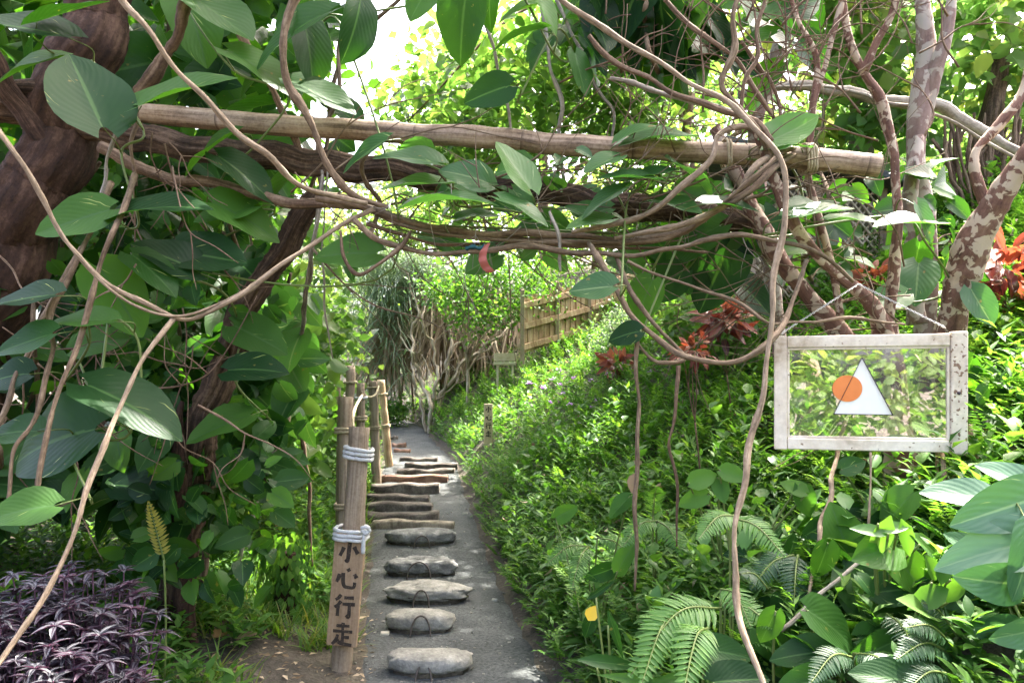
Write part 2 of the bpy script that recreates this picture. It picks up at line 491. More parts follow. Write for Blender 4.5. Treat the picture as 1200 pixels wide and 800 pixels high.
M['dry'] = leaf_mat('dry_leaf', [(.20, .10, .035), (.34, .22, .11), (.42, .30, .18)], trans=.2, tint=(1.1, 1, .8), rough=.7, spec=.2)
M['yellow'] = leaf_mat('yellow_leaf', [(.62, .44, .04), (.55, .38, .04)], trans=.3, tint=(1.1, 1, .5), rough=.5)
M['flower'] = leaf_mat('violet_petal', [(.42, .24, .55), (.55, .36, .65)], trans=.3, tint=(1, .9, 1), rough=.6)
M['ribbon'] = leaf_mat('ribbon_cloth', [(.33, .10, .085), (.40, .15, .12)], trans=.25, tint=(1, .8, .8), rough=.8, spec=.1)
M['petiole'] = noise_mat('petiole', [(.3, (.08, .12, .03)), (.7, (.14, .18, .05))], scale=12, rough=.5, bump=.1)
M['stem_green'] = noise_mat('stem_green', [(.3, (.05, .09, .02)), (.7, (.09, .12, .035))], scale=12, rough=.6, bump=.1)
M['bark_dark'] = bark_mat('bark_dark', [(.25, (.022, .014, .009)), (.5, (.065, .040, .025)), (.75, (.16, .105, .07))], scale=(26, 5), bump=1.0)
M['bark_red'] = bark_mat('bark_red', [(.2, (.014, .008, .006)), (.5, (.048, .025, .016)), (.85, (.125, .072, .048))], scale=(24, 7), bump=1.0)
M['bark_brown'] = bark_mat('bark_brown', [(.25, (.055, .033, .021)), (.5, (.13, .083, .053)), (.78, (.27, .19, .13))], scale=(9, 4), bump=.5)
M['liana'] = bark_mat('liana_pale', [(.15, (.085, .062, .040)), (.5, (.215, .158, .105)), (.9, (.40, .32, .23))], scale=(9, 16), bump=.35)
M['liana_tan'] = bark_mat('liana_tan', [(.15, (.05, .035, .022)), (.5, (.135, .093, .058)), (.9, (.28, .21, .14))], scale=(9, 16), bump=.35)
M['bark_grey'] = bark_mat('bark_grey', [(.25, (.12, .10, .08)), (.5, (.24, .21, .17)), (.78, (.42, .38, .32))], scale=(8, 4), bump=.4)
M['bark_white'] = bark_mat('bark_white', [(.25, (.16, .125, .08)), (.5, (.34, .28, .20)), (.78, (.55, .48, .38))], scale=(8, 5), bump=.4)
M['bamboo'] = bark_mat('bamboo_pole', [(.22, (.08, .05, .03)), (.42, (.20, .135, .085)), (.6, (.33, .24, .165)), (.8, (.45, .35, .26))], scale=(16, 1.6), bump=.25, rough=.6,
                       rings=(.52, (.08, .05, .03)), spec=.35)
M['mottled'] = bark_mat('mottled_bark', [(.2, (.06, .030, .022)), (.5, (.135, .070, .05)), (.85, (.22, .13, .095))], scale=(9, 6), bump=.5, patch=((.44, .35, .26), 17.0, .515))
M['mottled_pale'] = bark_mat('mottled_bark_pale', [(.2, (.12, .075, .062)), (.5, (.20, .135, .115)), (.85, (.28, .205, .18))], scale=(6, 4), bump=.3, patch=((.40, .345, .295), 12.0, .50))
M['wood'] = bark_mat('weathered_wood', [(.1, (.12, .085, .055)), (.45, (.27, .205, .145)), (.9, (.43, .35, .27))], scale=(22, 1.6), bump=.5, rough=.8)
M['board'] = bark_mat('sign_wood', [(.1, (.19, .12, .065)), (.5, (.32, .215, .13)), (.9, (.43, .31, .20))], scale=(34, 2.0), bump=.25, rough=.7)
M['board_pale'] = bark_mat('sign_wood_pale', [(.25, (.48, .37, .22)), (.5, (.60, .48, .31)), (.78, (.68, .56, .38))], scale=(60, 4), bump=.2, rough=.75)
M['fence'] = bark_mat('fence_wood', [(.25, (.24, .15, .085)), (.5, (.40, .27, .17)), (.78, (.55, .42, .29))], scale=(14, 2), bump=.3, rough=.8)
M['step'] = bark_mat('step_wood', [(.25, (.03, .025, .02)), (.5, (.085, .07, .058)), (.78, (.20, .175, .15))], scale=(6, 5), bump=.7)
M['step_red'] = bark_mat('step_wood_red', [(.25, (.09, .045, .03)), (.5, (.18, .10, .07)), (.78, (.28, .18, .13))], scale=(6, 5), bump=.6)
M['step_pale'] = bark_mat('step_wood_pale', [(.25, (.13, .105, .075)), (.5, (.24, .20, .15)), (.78, (.36, .31, .24))], scale=(5, 18), bump=.6)
M['ink'] = noise_mat('black_paint', [(.3, (.022, .017, .014)), (.7, (.06, .042, .03))], scale=40, rough=.7, bump=.1, speck=((.22, .145, .085), 150, .66))
M['rope'] = noise_mat('white_rope', [(.3, (.42, .42, .42)), (.7, (.62, .62, .62))], scale=90, rough=.9, bump=.6, dist=.004)
M['rope_tan'] = noise_mat('tan_rope', [(.3, (.26, .21, .13)), (.7, (.46, .39, .27))], scale=90, rough=.9, bump=.6, dist=.004)
M['white_paint'] = noise_mat('worn_white_paint', [(.30, (.36, .27, .18)), (.44, (.62, .52, .41)), (.6, (.75, .66, .55))], scale=7, rough=.6, bump=.2, fine=(60, .10), dist=.004,
                             speck=((.24, .16, .11), 42, .69))
M['speckled'] = noise_mat('speckled_white_paint', [(.30, (.42, .33, .24)), (.5, (.63, .53, .43)), (.7, (.74, .65, .54))], scale=7, rough=.65, bump=.2, fine=(60, .10), dist=.004,
                          speck=((.20, .12, .08), 62, .60))
M['tri'] = noise_mat('white_vinyl', [(.3, (.76, .73, .68)), (.7, (.82, .79, .74))], scale=12, rough=.5, bump=.05)
M['disc'] = noise_mat('orange_vinyl', [(.3, (.70, .20, .055)), (.7, (.78, .25, .07))], scale=12, rough=.5, bump=.05)
M['steel'] = noise_mat('wire', [(.3, (.40, .39, .37)), (.7, (.60, .58, .55))], scale=60, rough=.4, bump=.05)
M['iron'] = noise_mat('iron_hoop', [(.3, (.045, .036, .03)), (.7, (.12, .10, .085))], scale=60, rough=.7, bump=.2, dist=.003)
M['bolt'] = noise_mat('dark_bolt', [(.3, (.03, .02, .03)), (.7, (.05, .035, .045))], scale=60, rough=.5, bump=.05)
M['roof'] = noise_mat('dark_roof_sheet', [(.3, (.03, .035, .035)), (.7, (.09, .10, .095))], scale=20, rough=.6, bump=.1)
M['lattice'] = noise_mat('cane_lattice', [(.3, (.34, .27, .18)), (.7, (.56, .48, .35))], scale=30, rough=.8, bump=.2)
M['hut'] = noise_mat('hut_wall', [(.3, (.16, .13, .09)), (.7, (.28, .24, .17))], scale=9, rough=.9, bump=.2)
M['bench'] = noise_mat('pale_bench', [(.3, (.45, .38, .25)), (.7, (.68, .62, .48))], scale=9, rough=.8, bump=.2)
M['tarp'] = noise_mat('blue_cloth', [(.3, (.01, .06, .07)), (.7, (.03, .11, .12))], scale=20, rough=.7, bump=.2)
M['stone'] = noise_mat('river_stone', [(.28, (.11, .105, .09)), (.5, (.235, .225, .195)), (.72, (.37, .355, .31))], scale=7, rough=.8, bump=.5, fine=(55, .22))
M['stone_dark'] = noise_mat('slate_stone', [(.28, (.06, .06, .058)), (.5, (.17, .17, .16)), (.72, (.34, .335, .32))], scale=11, rough=.85, bump=.9, fine=(50, .28))
M['stone_sharp'] = noise_mat('ridged_stone', [(.28, (.12, .115, .10)), (.5, (.26, .25, .22)), (.72, (.37, .36, .32))], scale=8, rough=.85, bump=.7, fine=(45, .25))
M['pebble'] = noise_mat('pale_pebble', [(.3, (.40, .38, .33)), (.7, (.58, .55, .48))], scale=30, rough=.8, bump=.3)
M['soil'] = noise_mat('soil', [(.25, (.022, .019, .015)), (.45, (.06, .05, .04)), (.6, (.10, .085, .062)), (.78, (.06, .075, .028))], scale=2.2, rough=.95, bump=.9, fine=(34, .45), detail=10, dist=.05)
M['path'] = noise_mat('gravel_path', [(.25, (.040, .043, .043)), (.5, (.068, .073, .072)), (.75, (.112, .118, .115))], scale=2.6, rough=.95, bump=1.0, fine=(48, .6), detail=10, dist=.02,
                      speck=((.34, .34, .32), 120, .70))
M['purple_stem'] = noise_mat('purple_stem', [(.3, (.06, .03, .05)), (.7, (.12, .06, .09))], scale=20, rough=.6, bump=.1)


def glass_mat():
    m, nt, out = new_mat('old_glass')
    L = nt.links.new
    tc = nd(nt, 'ShaderNodeTexCoord')
    no = nd(nt, 'ShaderNodeTexNoise', i_Scale=3.0, i_Detail=1.0); L(tc.outputs['Object'], no.inputs['Vector'])
    bp = nd(nt, 'ShaderNodeBump', i_Strength=.06, i_Distance=.05); L(no.outputs[0], bp.inputs['Height'])
    gl = nd(nt, 'ShaderNodeBsdfGlossy', i_Roughness=.012); gl.inputs['Color'].default_value = (1, 1, 1, 1)
    L(bp.outputs[0], gl.inputs['Normal'])
    tp = nd(nt, 'ShaderNodeBsdfTransparent'); tp.inputs[0].default_value = (.88, .92, .88, 1)
    df = nd(nt, 'ShaderNodeBsdfDiffuse'); df.inputs[0].default_value = (.5, .5, .46, 1)
    fr = nd(nt, 'ShaderNodeFresnel', i_IOR=1.9)
    mr = nd(nt, 'ShaderNodeMapRange', i_1=0.0, i_2=1.0, i_3=GLASS_MIN, i_4=1.0); L(fr.outputs[0], mr.inputs[0])
    m1 = nd(nt, 'ShaderNodeMixShader'); L(mr.outputs[0], m1.inputs[0]); L(tp.outputs[0], m1.inputs[1]); L(gl.outputs[0], m1.inputs[2])
    n2 = nd(nt, 'ShaderNodeTexNoise', i_Scale=9.0, i_Detail=6.0); L(tc.outputs['Object'], n2.inputs['Vector'])
    m2r = nd(nt, 'ShaderNodeMapRange', i_1=.35, i_2=.75, i_3=.02, i_4=.14); L(n2.outputs[0], m2r.inputs[0])
    m2 = nd(nt, 'ShaderNodeMixShader'); L(m2r.outputs[0], m2.inputs[0]); L(m1.outputs[0], m2.inputs[1]); L(df.outputs[0], m2.inputs[2])
    L(m2.outputs[0], out.inputs[0])
    return m


M['glass'] = glass_mat()

# ------------------------------------------------------------------ terrain
def lerp(x, tab):
    t = np.array(tab)
    return np.interp(x, t[:, 0], t[:, 1])


PATH_C = [(-12, 2.4), (0, .39), (2, .05), (4, -.30), (5.5, -.56), (7.3, -.84), (9.5, -1.17), (11, -1.36), (14, -1.98), (15.5, -2.4), (18, -3.6), (22, -6.0), (30, -11)]
PATH_H = [(-12, .6), (4, .56), (9.5, .6), (11, .56), (14, .45), (30, .5)]
PATH_Z = [(-12, -.1), (4, 0), (6.15, .01), (6.9, .09), (7.3, .15), (8.2, .18), (9.15, .26), (10, .37), (11, .46), (13, .56), (15, .74), (20, 1.05), (40, 2.0), (200, 8)]


def zpath(Y):
    k = np.array([-.3, -.15, 0, .15, .3])
    return np.mean([lerp(np.asarray(Y) + d, PATH_Z) for d in k], axis=0)


def hill_noise(X, Y):
    return (.05 * np.sin(X * 1.9 + 1.3) * np.cos(Y * 1.6 + .4) + .035 * np.sin(X * 4.1 + Y * 3.3) + .02 * np.sin(X * 9.1 - Y * 7.7))


def ground_z(X, Y):
    X, Y = np.asarray(X, float), np.asarray(Y, float)
    c, h, z = lerp(Y, PATH_C), lerp(Y, PATH_H), zpath(Y)
    dr = np.maximum(X - (c + h), 0)
    dl = np.maximum((c - h) - X, 0)
    near = np.clip((Y + 2) / 4, 0, 1)
    rise = (.10 * np.clip(dr / .25, 0, 1) + .67 * np.minimum(dr, 4.8) + .22 * np.clip(dr - 4.8, 0, 25)) * (.35 + .65 * near)
    fall = .20 * np.minimum(dl, 2.6) + .05 * np.clip(dl - 2.6, 0, 30)
    off = np.clip(np.maximum(dr, dl) / .5, 0, 1)
    return z + rise + fall + off * hill_noise(X, Y) * (1 + np.clip(np.maximum(dr, dl) - 8, 0, 20) * .25)


def axis(lo, a, b, hi, step, grow=1.25):
    mid = list(np.arange(a, b + 1e-6, step))
    out, s = [], step
    x = b
    while x < hi:
        s *= grow; x += s; out.append(min(x, hi))
    pre, s, x = [], step, a
    while x > lo:
        s *= grow; x -= s; pre.append(max(x, lo))
    return np.array(pre[::-1] + mid + out)


gx, gy = axis(-220, -6, 8, 220, .12), axis(-120, -2, 18, 320, .12)
GX, GY = np.meshgrid(gx, gy, indexing='ij')
GV = np.stack([GX, GY, ground_z(GX, GY)], -1).reshape(-1, 3)
i, j = np.meshgrid(np.arange(len(gx) - 1), np.arange(len(gy) - 1), indexing='ij')
k = (i * len(gy) + j).ravel()
tag(link_mesh('ground', GV, [np.stack([k, k + len(gy), k + len(gy) + 1, k + 1], 1)], M['soil'], origin=(0, 0, 0)), kind='structure')

py_ = np.arange(-6, 24, .1)
pv = []
for y in py_:
    c, h, z = lerp(y, PATH_C), lerp(y, PATH_H), float(zpath(y))
    for t in np.linspace(-1, 1, 13):
        e = abs(t)
        wob = .05 * math.sin(y * 5.1 + 2 * np.sign(t)) + .03 * math.sin(y * 13.3)
        x = c + t * (h + .04 + wob * (e > .9))
        pv.append((x, y, z + (.014 if e < .95 else -.05) - .012 * (e > .8) + .006 * math.sin(x * 17) * math.sin(y * 13)))
n = 13
i, j = np.meshgrid(np.arange(len(py_) - 1), np.arange(n - 1), indexing='ij')
k = (i * n + j).ravel()
tag(link_mesh('path', np.array(pv), [np.stack([k, k + 1, k + n + 1, k + n], 1)], M['path'], origin=(0, 0, 0)), kind='structure')


def ground_at(px, py, lo=1.5, hi=60):
    """First point of the ground along the sight line of a photo pixel."""
    d = np.geomspace(lo, hi, 900)
    q = np.stack([(px - CX) / F * d, d, H + (CY - py) / F * d], 1)
    below = np.nonzero(q[:, 2] <= ground_z(q[:, 0], q[:, 1]))[0]
    return q[below[0]] if len(below) else None


# ------------------------------------------------------------------ stepping stones
def stone(name, label, x0, x1, ytop, ybot, mat, hoop, shape='round', seed=0):
    r = np.random.default_rng(seed)
    D = (H - 0.0) * F / (ybot - CY)
    for _ in range(8):
        D = (H - float(zpath(D)) - .012) * F / (ybot - CY)
    xl, xr = (x0 - CX) / F * D, (x1 - CX) / F * D
    w = xr - xl
    dep, hgt = w * .46, (ybot - ytop) / F * D * .74
    cx, cy, cz = (xl + xr) / 2, D + dep / 2, float(zpath(D)) + .01
    nu, nv = 40, 22
    V = []
    for a in range(nv + 1):
        th = -PI / 2 + PI * a / nv
        for b in range(nu):
            ph = 2 * PI * b / nu
            x, y, z = math.cos(th) * math.cos(ph), math.cos(th) * math.sin(ph), math.sin(th)
            s = lambda t, e: math.copysign(abs(t) ** e, t)
            x, y, z = s(x, .72), s(y, .72), s(z, .62)
            if shape == 'sharp':
                z = z * (1 - .55 * max(x, 0) ** 2) * (1 - .2 * max(-x, 0) ** 2)
                y = y * (1 - .35 * abs(x) ** 2)
            if shape == 'slab':
                z = min(z, .72)
            V.append((x, y, z))
    V = np.array(V)
    f1, f2 = r.random(6) * 6.3, r.random(6) * 6.3
    no = (.05 * np.sin(V[:, 0] * 3.1 + f1[0] + V[:, 1] * 2) + .035 * np.sin(V[:, 0] * 7 + f1[1]) * np.cos(V[:, 1] * 5 + f1[2] + V[:, 2] * 3) + .02 * np.sin(V[:, 0] * 15 + f1[3]) * np.sin(V[:, 2] * 11 + V[:, 1] * 9))
    if shape != 'round': no = no * 1.5 + .03 * np.sign(np.sin(V[:, 0] * 9 + V[:, 2] * 6 + f2[0]))
    V = V * (1 + no[:, None])
    V0 = V.copy()
    V = V + unit(V) * (.035 * np.sin(V[:, :1] * 21 + f1[4]) * np.sin(V[:, 2:] * 17 + f1[5]) + r.normal(0, .012, (len(V), 1))) * (1.6 if shape != 'round' else 1)
    V = V * np.array([w / 2, dep / 2, hgt * .46]) + np.array([cx, cy, cz + hgt * .53])
    q = []
    for a in range(nv):
        for b in range(nu):
            b2 = (b + 1) % nu
            q.append((a * nu + b, a * nu + b2, (a + 1) * nu + b2, (a + 1) * nu + b))
    t = thing(name, label, 'stone', (cx, cy, cz), 'stepping stones in the gravel path')
    link_mesh('boulder', V, [np.array(q)], M[mat], t)
    if hoop:
        hx0, hx1, hy0, hy1 = hoop
        mb = MB()
        Df = D - .012
        a, b = (hx0 - CX) / F * Df, (hx1 - CX) / F * Df
        zt = H + (CY - hy0) / F * Df
        zb = cz - .03
        pts = []
        for u in np.linspace(0, PI, 13):
            x = (a + b) / 2 - (b - a) / 2 * math.cos(u)
            s = math.sin(u) ** .75
            pts.append((x, Df - .03 + .045 * s, zb + (zt - zb) * s))
        tube(mb, pts, .0055, per=3, ring=7, rough=.03)
        mb.build('hoop', M['iron'], t)
    E = V0 * np.array([w * .45, dep * .44, hgt * .5]) * (1 + r.normal(0, .035, (len(V0), 1))) + np.array([cx, cy, cz + hgt * .12])
    link_mesh('packed_earth', E, [np.array(q)], M['soil'], t)


stone('stepping_stone', 'smooth rounded grey stone at the very front of the path', 450, 552, 761, 795, 'stone', (487, 506, 779, 803), 'round', 1)
stone('stepping_stone', 'light egg-shaped stepping stone with a tall iron hoop, second from the front', 447, 533, 712, 744, 'stone', (481, 505, 722, 750), 'round', 2)
stone('stepping_stone', 'wide pale stepping stone running to a sharp point on one side', 445, 551, 681, 710, 'stone_sharp', (484, 503, 692, 711), 'sharp', 3)
stone('stepping_stone', 'dark cracked rough slate stepping stone, fourth from the front', 451, 532, 649, 677, 'stone_dark', (477, 505, 659, 678), 'slab', 4)
stone('stepping_stone', 'grey stepping stone lying right below the pale log step', 451, 531, 616, 641, 'stone_dark', (485, 504, 628, 642), 'round', 5)


# ------------------------------------------------------------------ timber steps
def step(label, x0, x1, ytop, ybot, mat='step', depth=.16):
    D = 9.0
    for _ in range(30):
        D = .5 * D + .5 * (H - float(zpath(D))) * F / (ybot - CY)
    xl, xr = (x0 - CX) / F * D, (x1 - CX) / F * D
    h = (ybot - ytop) / F * D * .8
    z = float(zpath(D))
    mb = MB()
    nx, nr = 14, 12
    V, q = [], []
    ph = rng.random(4) * 6.3
    for a in range(nx + 1):
        u = a / nx
        x = xl + (xr - xl) * u
        for b in range(nr):
            t = 2 * PI * b / nr + .26
            s = lambda v, e: math.copysign(abs(v) ** e, v)
            yy = s(math.cos(t), .35) * depth / 2
            zz = s(math.sin(t), .35) * (h / 2 + .03)
            yy += .008 * math.sin(u * 9 + ph[0] + b) + .012 * math.sin(u * 4 + ph[1])
            zz += (.006 * math.sin(u * 13 + ph[2]) + .009 * math.sin(u * 5 + ph[3])) * (zz > 0)
            V.append((x + rng.normal(0, .004), D + depth / 2 + yy + .04 * math.sin(u * 2 + ph[0]), z + h / 2 - .02 + zz))
    for a in range(nx):
        for b in range(nr):
            b2 = (b + 1) % nr
            q.append((a * nr + b, a * nr + b2, (a + 1) * nr + b2, (a + 1) * nr + b))
    uv = [((b / nr), xl + (xr - xl) * a / nx) for a in range(nx + 1) for b in range(nr)]
    V = np.array(V)
    caps = [np.arange(nr)[::-1][None], (nx * nr + np.arange(nr))[None]]
    mb.add(V, [np.array(q)], uv)
    mb.F.setdefault(nr, []).extend(caps)
    o = mb.build('log_step', M[mat], smooth=True)
    tag(o, label, 'step', 'timber steps up the path')


step('pale debarked log across the path just above the highest stepping stone', 436, 532, 609, 620, 'step_pale', .12)
step('long dark timber step behind the pale log', 426, 513, 600, 612, 'step', .2)
step('dark flat timber step, third up from the stones', 428, 505, 589, 601, 'step', .2)
step('dark timber step with a sunlit stone chip at its end', 429, 502, 579, 592, 'step', .18)
step('tallest and darkest timber riser in the flight', 435, 514, 565, 580, 'step', .16)
step('brown timber step edged with a sunlit rim', 446, 524, 556, 567, 'step_red', .16)
step('thin slanted timber step above the brown rimmed one', 465, 532, 549, 556, 'step', .18)
step('widest timber step near the top of the flight, reaching furthest to the bank', 474, 536, 542, 550, 'step', .16)
step('short thin timber at the head of the flight', 468, 512, 536, 542, 'step', .14)
step('small sunlit timber beside the far posts', 461, 480, 526, 531, 'step_red', .16)
step('reddish block step on the far path', 459, 475, 519, 525, 'step_red', .16)
step('tiny dark step at the bend of the path', 456, 465, 511, 516, 'step', .16)


# ------------------------------------------------------------------ lettering
GLYPH = {  # strokes in a unit square, y up: (points, width)
    'small': [([(.52, .98), (.50, .55), (.47, .08), (.36, .14)], .13), ([(.26, .66), (.20, .50), (.10, .28)], .13), ([(.72, .72), (.82, .56), (.92, .42)], .14)],
    'heart': [([(.16, .66), (.12, .48), (.04, .30)], .13), ([(.32, .72), (.34, .34), (.42, .14), (.62, .10), (.84, .12), (.88, .34)], .12), ([(.52, .92), (.60, .80)], .13), ([(.84, .70), (.95, .54)], .13)],
    'go': [([(.30, .98), (.20, .84), (.06, .74)], .11), ([(.32, .70), (.20, .54), (.04, .42)], .11), ([(.20, .50), (.20, .04)], .12),
           ([(.46, .86), (.90, .88)], .11), ([(.40, .58), (.97, .60)], .11), ([(.72, .58), (.72, .06), (.60, .12)], .12)],
    'walk': [([(.20, .84), (.80, .86)], .10), ([(.50, .99), (.50, .60)], .11), ([(.06, .60), (.95, .62)], .10), ([(.52, .58), (.52, .12)], .11), ([(.52, .36), (.82, .37)], .10),
             ([(.30, .46), (.22, .22), (.06, .02)], .11), ([(.24, .24), (.48, .09), (.96, .04)], .12)],
}


def glyph(name, key, origin, ux, uy, un, w, h, parent, mat, th=.0015):
    """One character as raised strokes on a board; ux, uy, un unit axes."""
    mb = MB()
    for si, (pts, sw) in enumerate(GLYPH[key]):
        p = spline([(a * w, b * h, 0) for a, b in pts], 5)[:, :2]
        t = np.gradient(p, axis=0); t /= np.linalg.norm(t, axis=1)[:, None] + 1e-9
        nn = np.stack([-t[:, 1], t[:, 0]], 1)
        hw = sw * w * .66 * (1 + .12 * np.sin(np.linspace(0, 5, len(p)) + si))
        Lp, Rp = p + nn * hw[:, None], p - nn * hw[:, None]
        z = th + .0004 * si
        m = len(p)
        def W(a, zz): return origin + a[:, :1] * ux + a[:, 1:] * uy + zz * un
        V = np.vstack([W(Lp, z), W(Rp, z), W(Lp, -.001), W(Rp, -.001)])
        k = np.arange(m - 1)
        q = np.vstack([np.stack([k, k + m, k + m + 1, k + 1], 1), np.stack([k, k + 1, k + 2 * m + 1, k + 2 * m], 1), np.stack([k + m, k + 3 * m, k + 3 * m + 1, k + m + 1], 1),
                       np.array([[0, 2 * m, 3 * m, m], [m - 1, 2 * m - 1, 4 * m - 1, 3 * m - 1]])])
        mb.add(V, [q])
    return mb.build(name, M[mat], parent, smooth=False)


def rope_wrap(name, parent, c, up, fw, wid, dep, r, turns, mat, tilt=0.0, tail=None):
    """A few turns of rope round a post: c centre, up its axis, fw its front direction."""
    up, fw = unit(np.asarray(up, float)), unit(np.asarray(fw, float))
    sd = np.cross(up, fw)
    mb = MB()
    for k in range(turns):
        off = (k - (turns - 1) / 2) * r * 2.05
        pts = []
        for a in np.linspace(0, 2 * PI, 25):
            ca, sa = math.cos(a), math.sin(a)
            e = lambda v: math.copysign(abs(v) ** .6, v)
            pts.append(np.asarray(c) + sd * e(sa) * (wid / 2 + r * .7) + fw * e(ca) * (dep / 2 + r * .7) + up * (off + tilt * sa * wid / 2 + rng.normal(0, r * .15)))
        tube(mb, pts, r, per=2, ring=7, rough=.08, caps=False)
    if tail:
        for pts in tail: tube(mb, pts, r * .95, per=5, ring=7, rough=.1)
    return mb.build(name, M[mat], parent)


def post_mesh(mb, a, b, w0, w1, half=.8, nseg=14, lump=.04):
    """Rough split post from a (bottom) to b (top)."""
    a, b = np.asarray(a, float), np.asarray(b, float)
    ts = np.linspace(0, 1, nseg)
    pts = np.array([np.append(a + (b - a) * t + rng.normal(0, .003, 3), (w0 + (w1 - w0) * t) / 2) for t in ts])
    tube(mb, pts, None, per=2, ring=14, rough=.02, lumpy=lump)


D0 = 4.15
post_b, post_t = P(398, 792, D0), P(423, 500, D0)
up0 = unit(post_t - post_b)
fw0 = unit(np.array([-.06, -1, 0]) - up0 * (np.array([-.06, -1, 0]) @ up0))
sg = thing('sign_post', 'leaning wooden post beside the path carrying a brown board with four black characters', 'sign post', post_b)
mb = MB(); post_mesh(mb, post_b - up0 * .15, post_t, .115, .115); mb.build('post', M['wood'], sg)
bb, bt = P(400.5, 756, D0 - .085), P(411, 626, D0 - .085)
upb = unit(bt - bb); rtb = unit(np.cross(fw0, upb)) * 1.0
rtb = rtb if rtb[0] > 0 else -rtb
fnb = unit(np.cross(rtb, upb)); fnb = fnb if fnb[1] < 0 else -fnb
bl = float(np.linalg.norm(bt - bb)); bw = 35 / F * D0
mb = MB(); box(mb, (bb + bt) / 2, bw, .028, bl, axes=[rtb, -fnb, upb]); brd = mb.build('sign_board', M['board'], sg, smooth=False)
for ci, (key, yc) in enumerate((('small', .855), ('heart', .615), ('go', .365), ('walk', .115))):
    gw, gh = bw * .72, bl * .205
    o = bb + upb * (bl * yc - gh / 2) - rtb * (gw / 2 - .002) + fnb * .0145
    glyph('character', key, o, rtb, upb, fnb, gw, gh, brd, 'ink')
c1 = post_b + (post_t - post_b) * .895
rope_wrap('rope_binding', sg, c1, up0, fw0, .128, .12, .0115, 3, 'rope', tilt=-.10)
c2 = P(412, 624, D0 - .04)
kn = P(428, 621, D0 - .135)
tails = [[kn, kn + np.array([-.008, -.005, -.06]), kn + np.array([-.012, 0, -.125])], [kn + np.array([-.02, -.004, .012]), kn + np.array([.008, -.012, .02]), kn + np.array([.022, 0, 0]), kn + np.array([0, -.012, -.016]), kn + np.array([-.016, -.006, .004])]]
rope_wrap('rope_binding', sg, c2, up0, fw0, .152, .17, .0115, 3, 'rope', tilt=.02, tail=tails)


def fence_post(label, xt, yt, xb, yb, D, w, ropes=(), mat='wood', cap=None):
    a, b = P(xb, yb, D), P(xt, yt, D)
    gz = float(ground_z(a[0], a[1]))
    if a[2] > gz - .05: a = a + (a - b) / abs((a - b)[2]) * (a[2] - gz + .1)
    t = thing('fence_post', label, 'post', (a[0], a[1], gz), 'rope fence posts along the path')
    wm = w / F * D
    mb = MB(); post_mesh(mb, a, b, wm * 1.02, wm * .95); mb.build('post', M[mat], t)
    up = unit(b - a)
    for (ry, turns, rmat) in ropes:
        f = (ry - yt) / (yb - yt)
        c = P(xt + (xb - xt) * f, ry, D)
        rope_wrap('rope_binding', t, c, up, (0, -1, 0), wm * 1.0, wm * 1.0, .011, turns, rmat, tilt=.05)
    return t


fence_post('dark-topped square post right behind the lettered sign post', 404, 465, 404, 640, 5.0, 18, ((504, 2, 'rope_tan'), (592, 2, 'rope_tan')))
fence_post('tall slim post with the highest top, behind the dark-topped post', 411, 428, 409, 600, 6.6, 11, ((448, 1, 'rope_tan'),))
fence_post('short post with a slanted rope between the tall slim post and the sunlit pair', 423, 449, 423, 590, 6.3, 10, ((466, 1, 'rope'), (490, 2, 'rope_tan')))
fence_post('upright thick post of the sunlit pair, the one nearer the camera', 437, 446, 441, 560, 9.2, 11, ((454, 1, 'rope_tan'), (501, 2, 'rope_tan')))
fence_post('slanting sunlit post of the pair, standing right by the steps', 446, 445, 456, 546, 10.6, 9.5, ((462, 1, 'rope_tan'), (499, 2, 'rope_tan')), 'fence')
fence_post('thin pole left of the tall slim post', 397, 433, 396, 590, 7.0, 5, ())
for lab, pts in (('slack rope sagging between the top of the sunlit pair and the short post', [(444, 452, 9.2), (440, 462, 8.5), (432, 465, 7.4), (424, 459, 6.25)]),
                 ('rope running down at a slant along the short post to the sign post', [(425, 462, 6.2), (418, 474, 5.6), (414, 486, 5.3), (414, 502, 4.95)])):
    mb = MB(); tube(mb, [P(*p) for p in pts], .011, per=6, ring=7)
    tag(mb.build('rope', M['rope_tan']), lab, 'rope')

# small notice on the bank
g = ground_at(572, 508)
nb = thing('notice_board', 'small pale wooden notice with black characters standing in the green bank', 'sign', (P(572, 508, g[1] - .9)[0], g[1] - .9, float(ground_z(P(572, 508, g[1] - .9)[0], g[1] - .9))))
Dn = g[1] - .9
bt, bb = P(572.5, 473, Dn), P(572, 520, Dn)
mb = MB(); box(mb, (bb + bt) / 2, 10 / F * Dn, .03, bt[2] - bb[2]); brd2 = mb.build('panel', M['board_pale'], nb, smooth=False)
for key, yc in (('small', 479.5), ('heart', 489), ('go', 498.5), ('walk', 508)):
    s = 7.0 / F * Dn
    o = P(572.4, yc, Dn) + np.array([-s / 2, -.0155, -s / 2])
    glyph('character', key, o, np.array([1., 0, 0]), np.array([0, 0, 1.]), np.array([0, -1., 0]), s, s, brd2, 'ink')
mb = MB(); box(mb, P(572, 535, Dn) + np.array([0, .03, -.1]), .04, .03, .5); mb.build('stake', M['wood'], nb, smooth=False)

# ------------------------------------------------------------------ hanging window sign
BL, BR = P(907, 526, 3.2), P(1133, 528, 3.0)
uu = unit(BR - BL); uu[2] = 0; uu = unit(uu); vv = np.array([0, 0, 1.]); nnv = np.array([uu[1], -uu[0], 0])
nnv = nnv if nnv[1] < 0 else -nnv
Wd = float((BR - BL) @ uu); Ht = .487


def S(u, v, n=0.0): return BL + uu * u + vv * v + nnv * n


def on_plane(px, py, off=0.0):
    d = P(px, py, 1.0) - np.array([0, 0, H])
    o = np.array([0, 0, H])
    t = ((BL + nnv * off - o) @ nnv) / (d @ nnv)
    return o + d * t


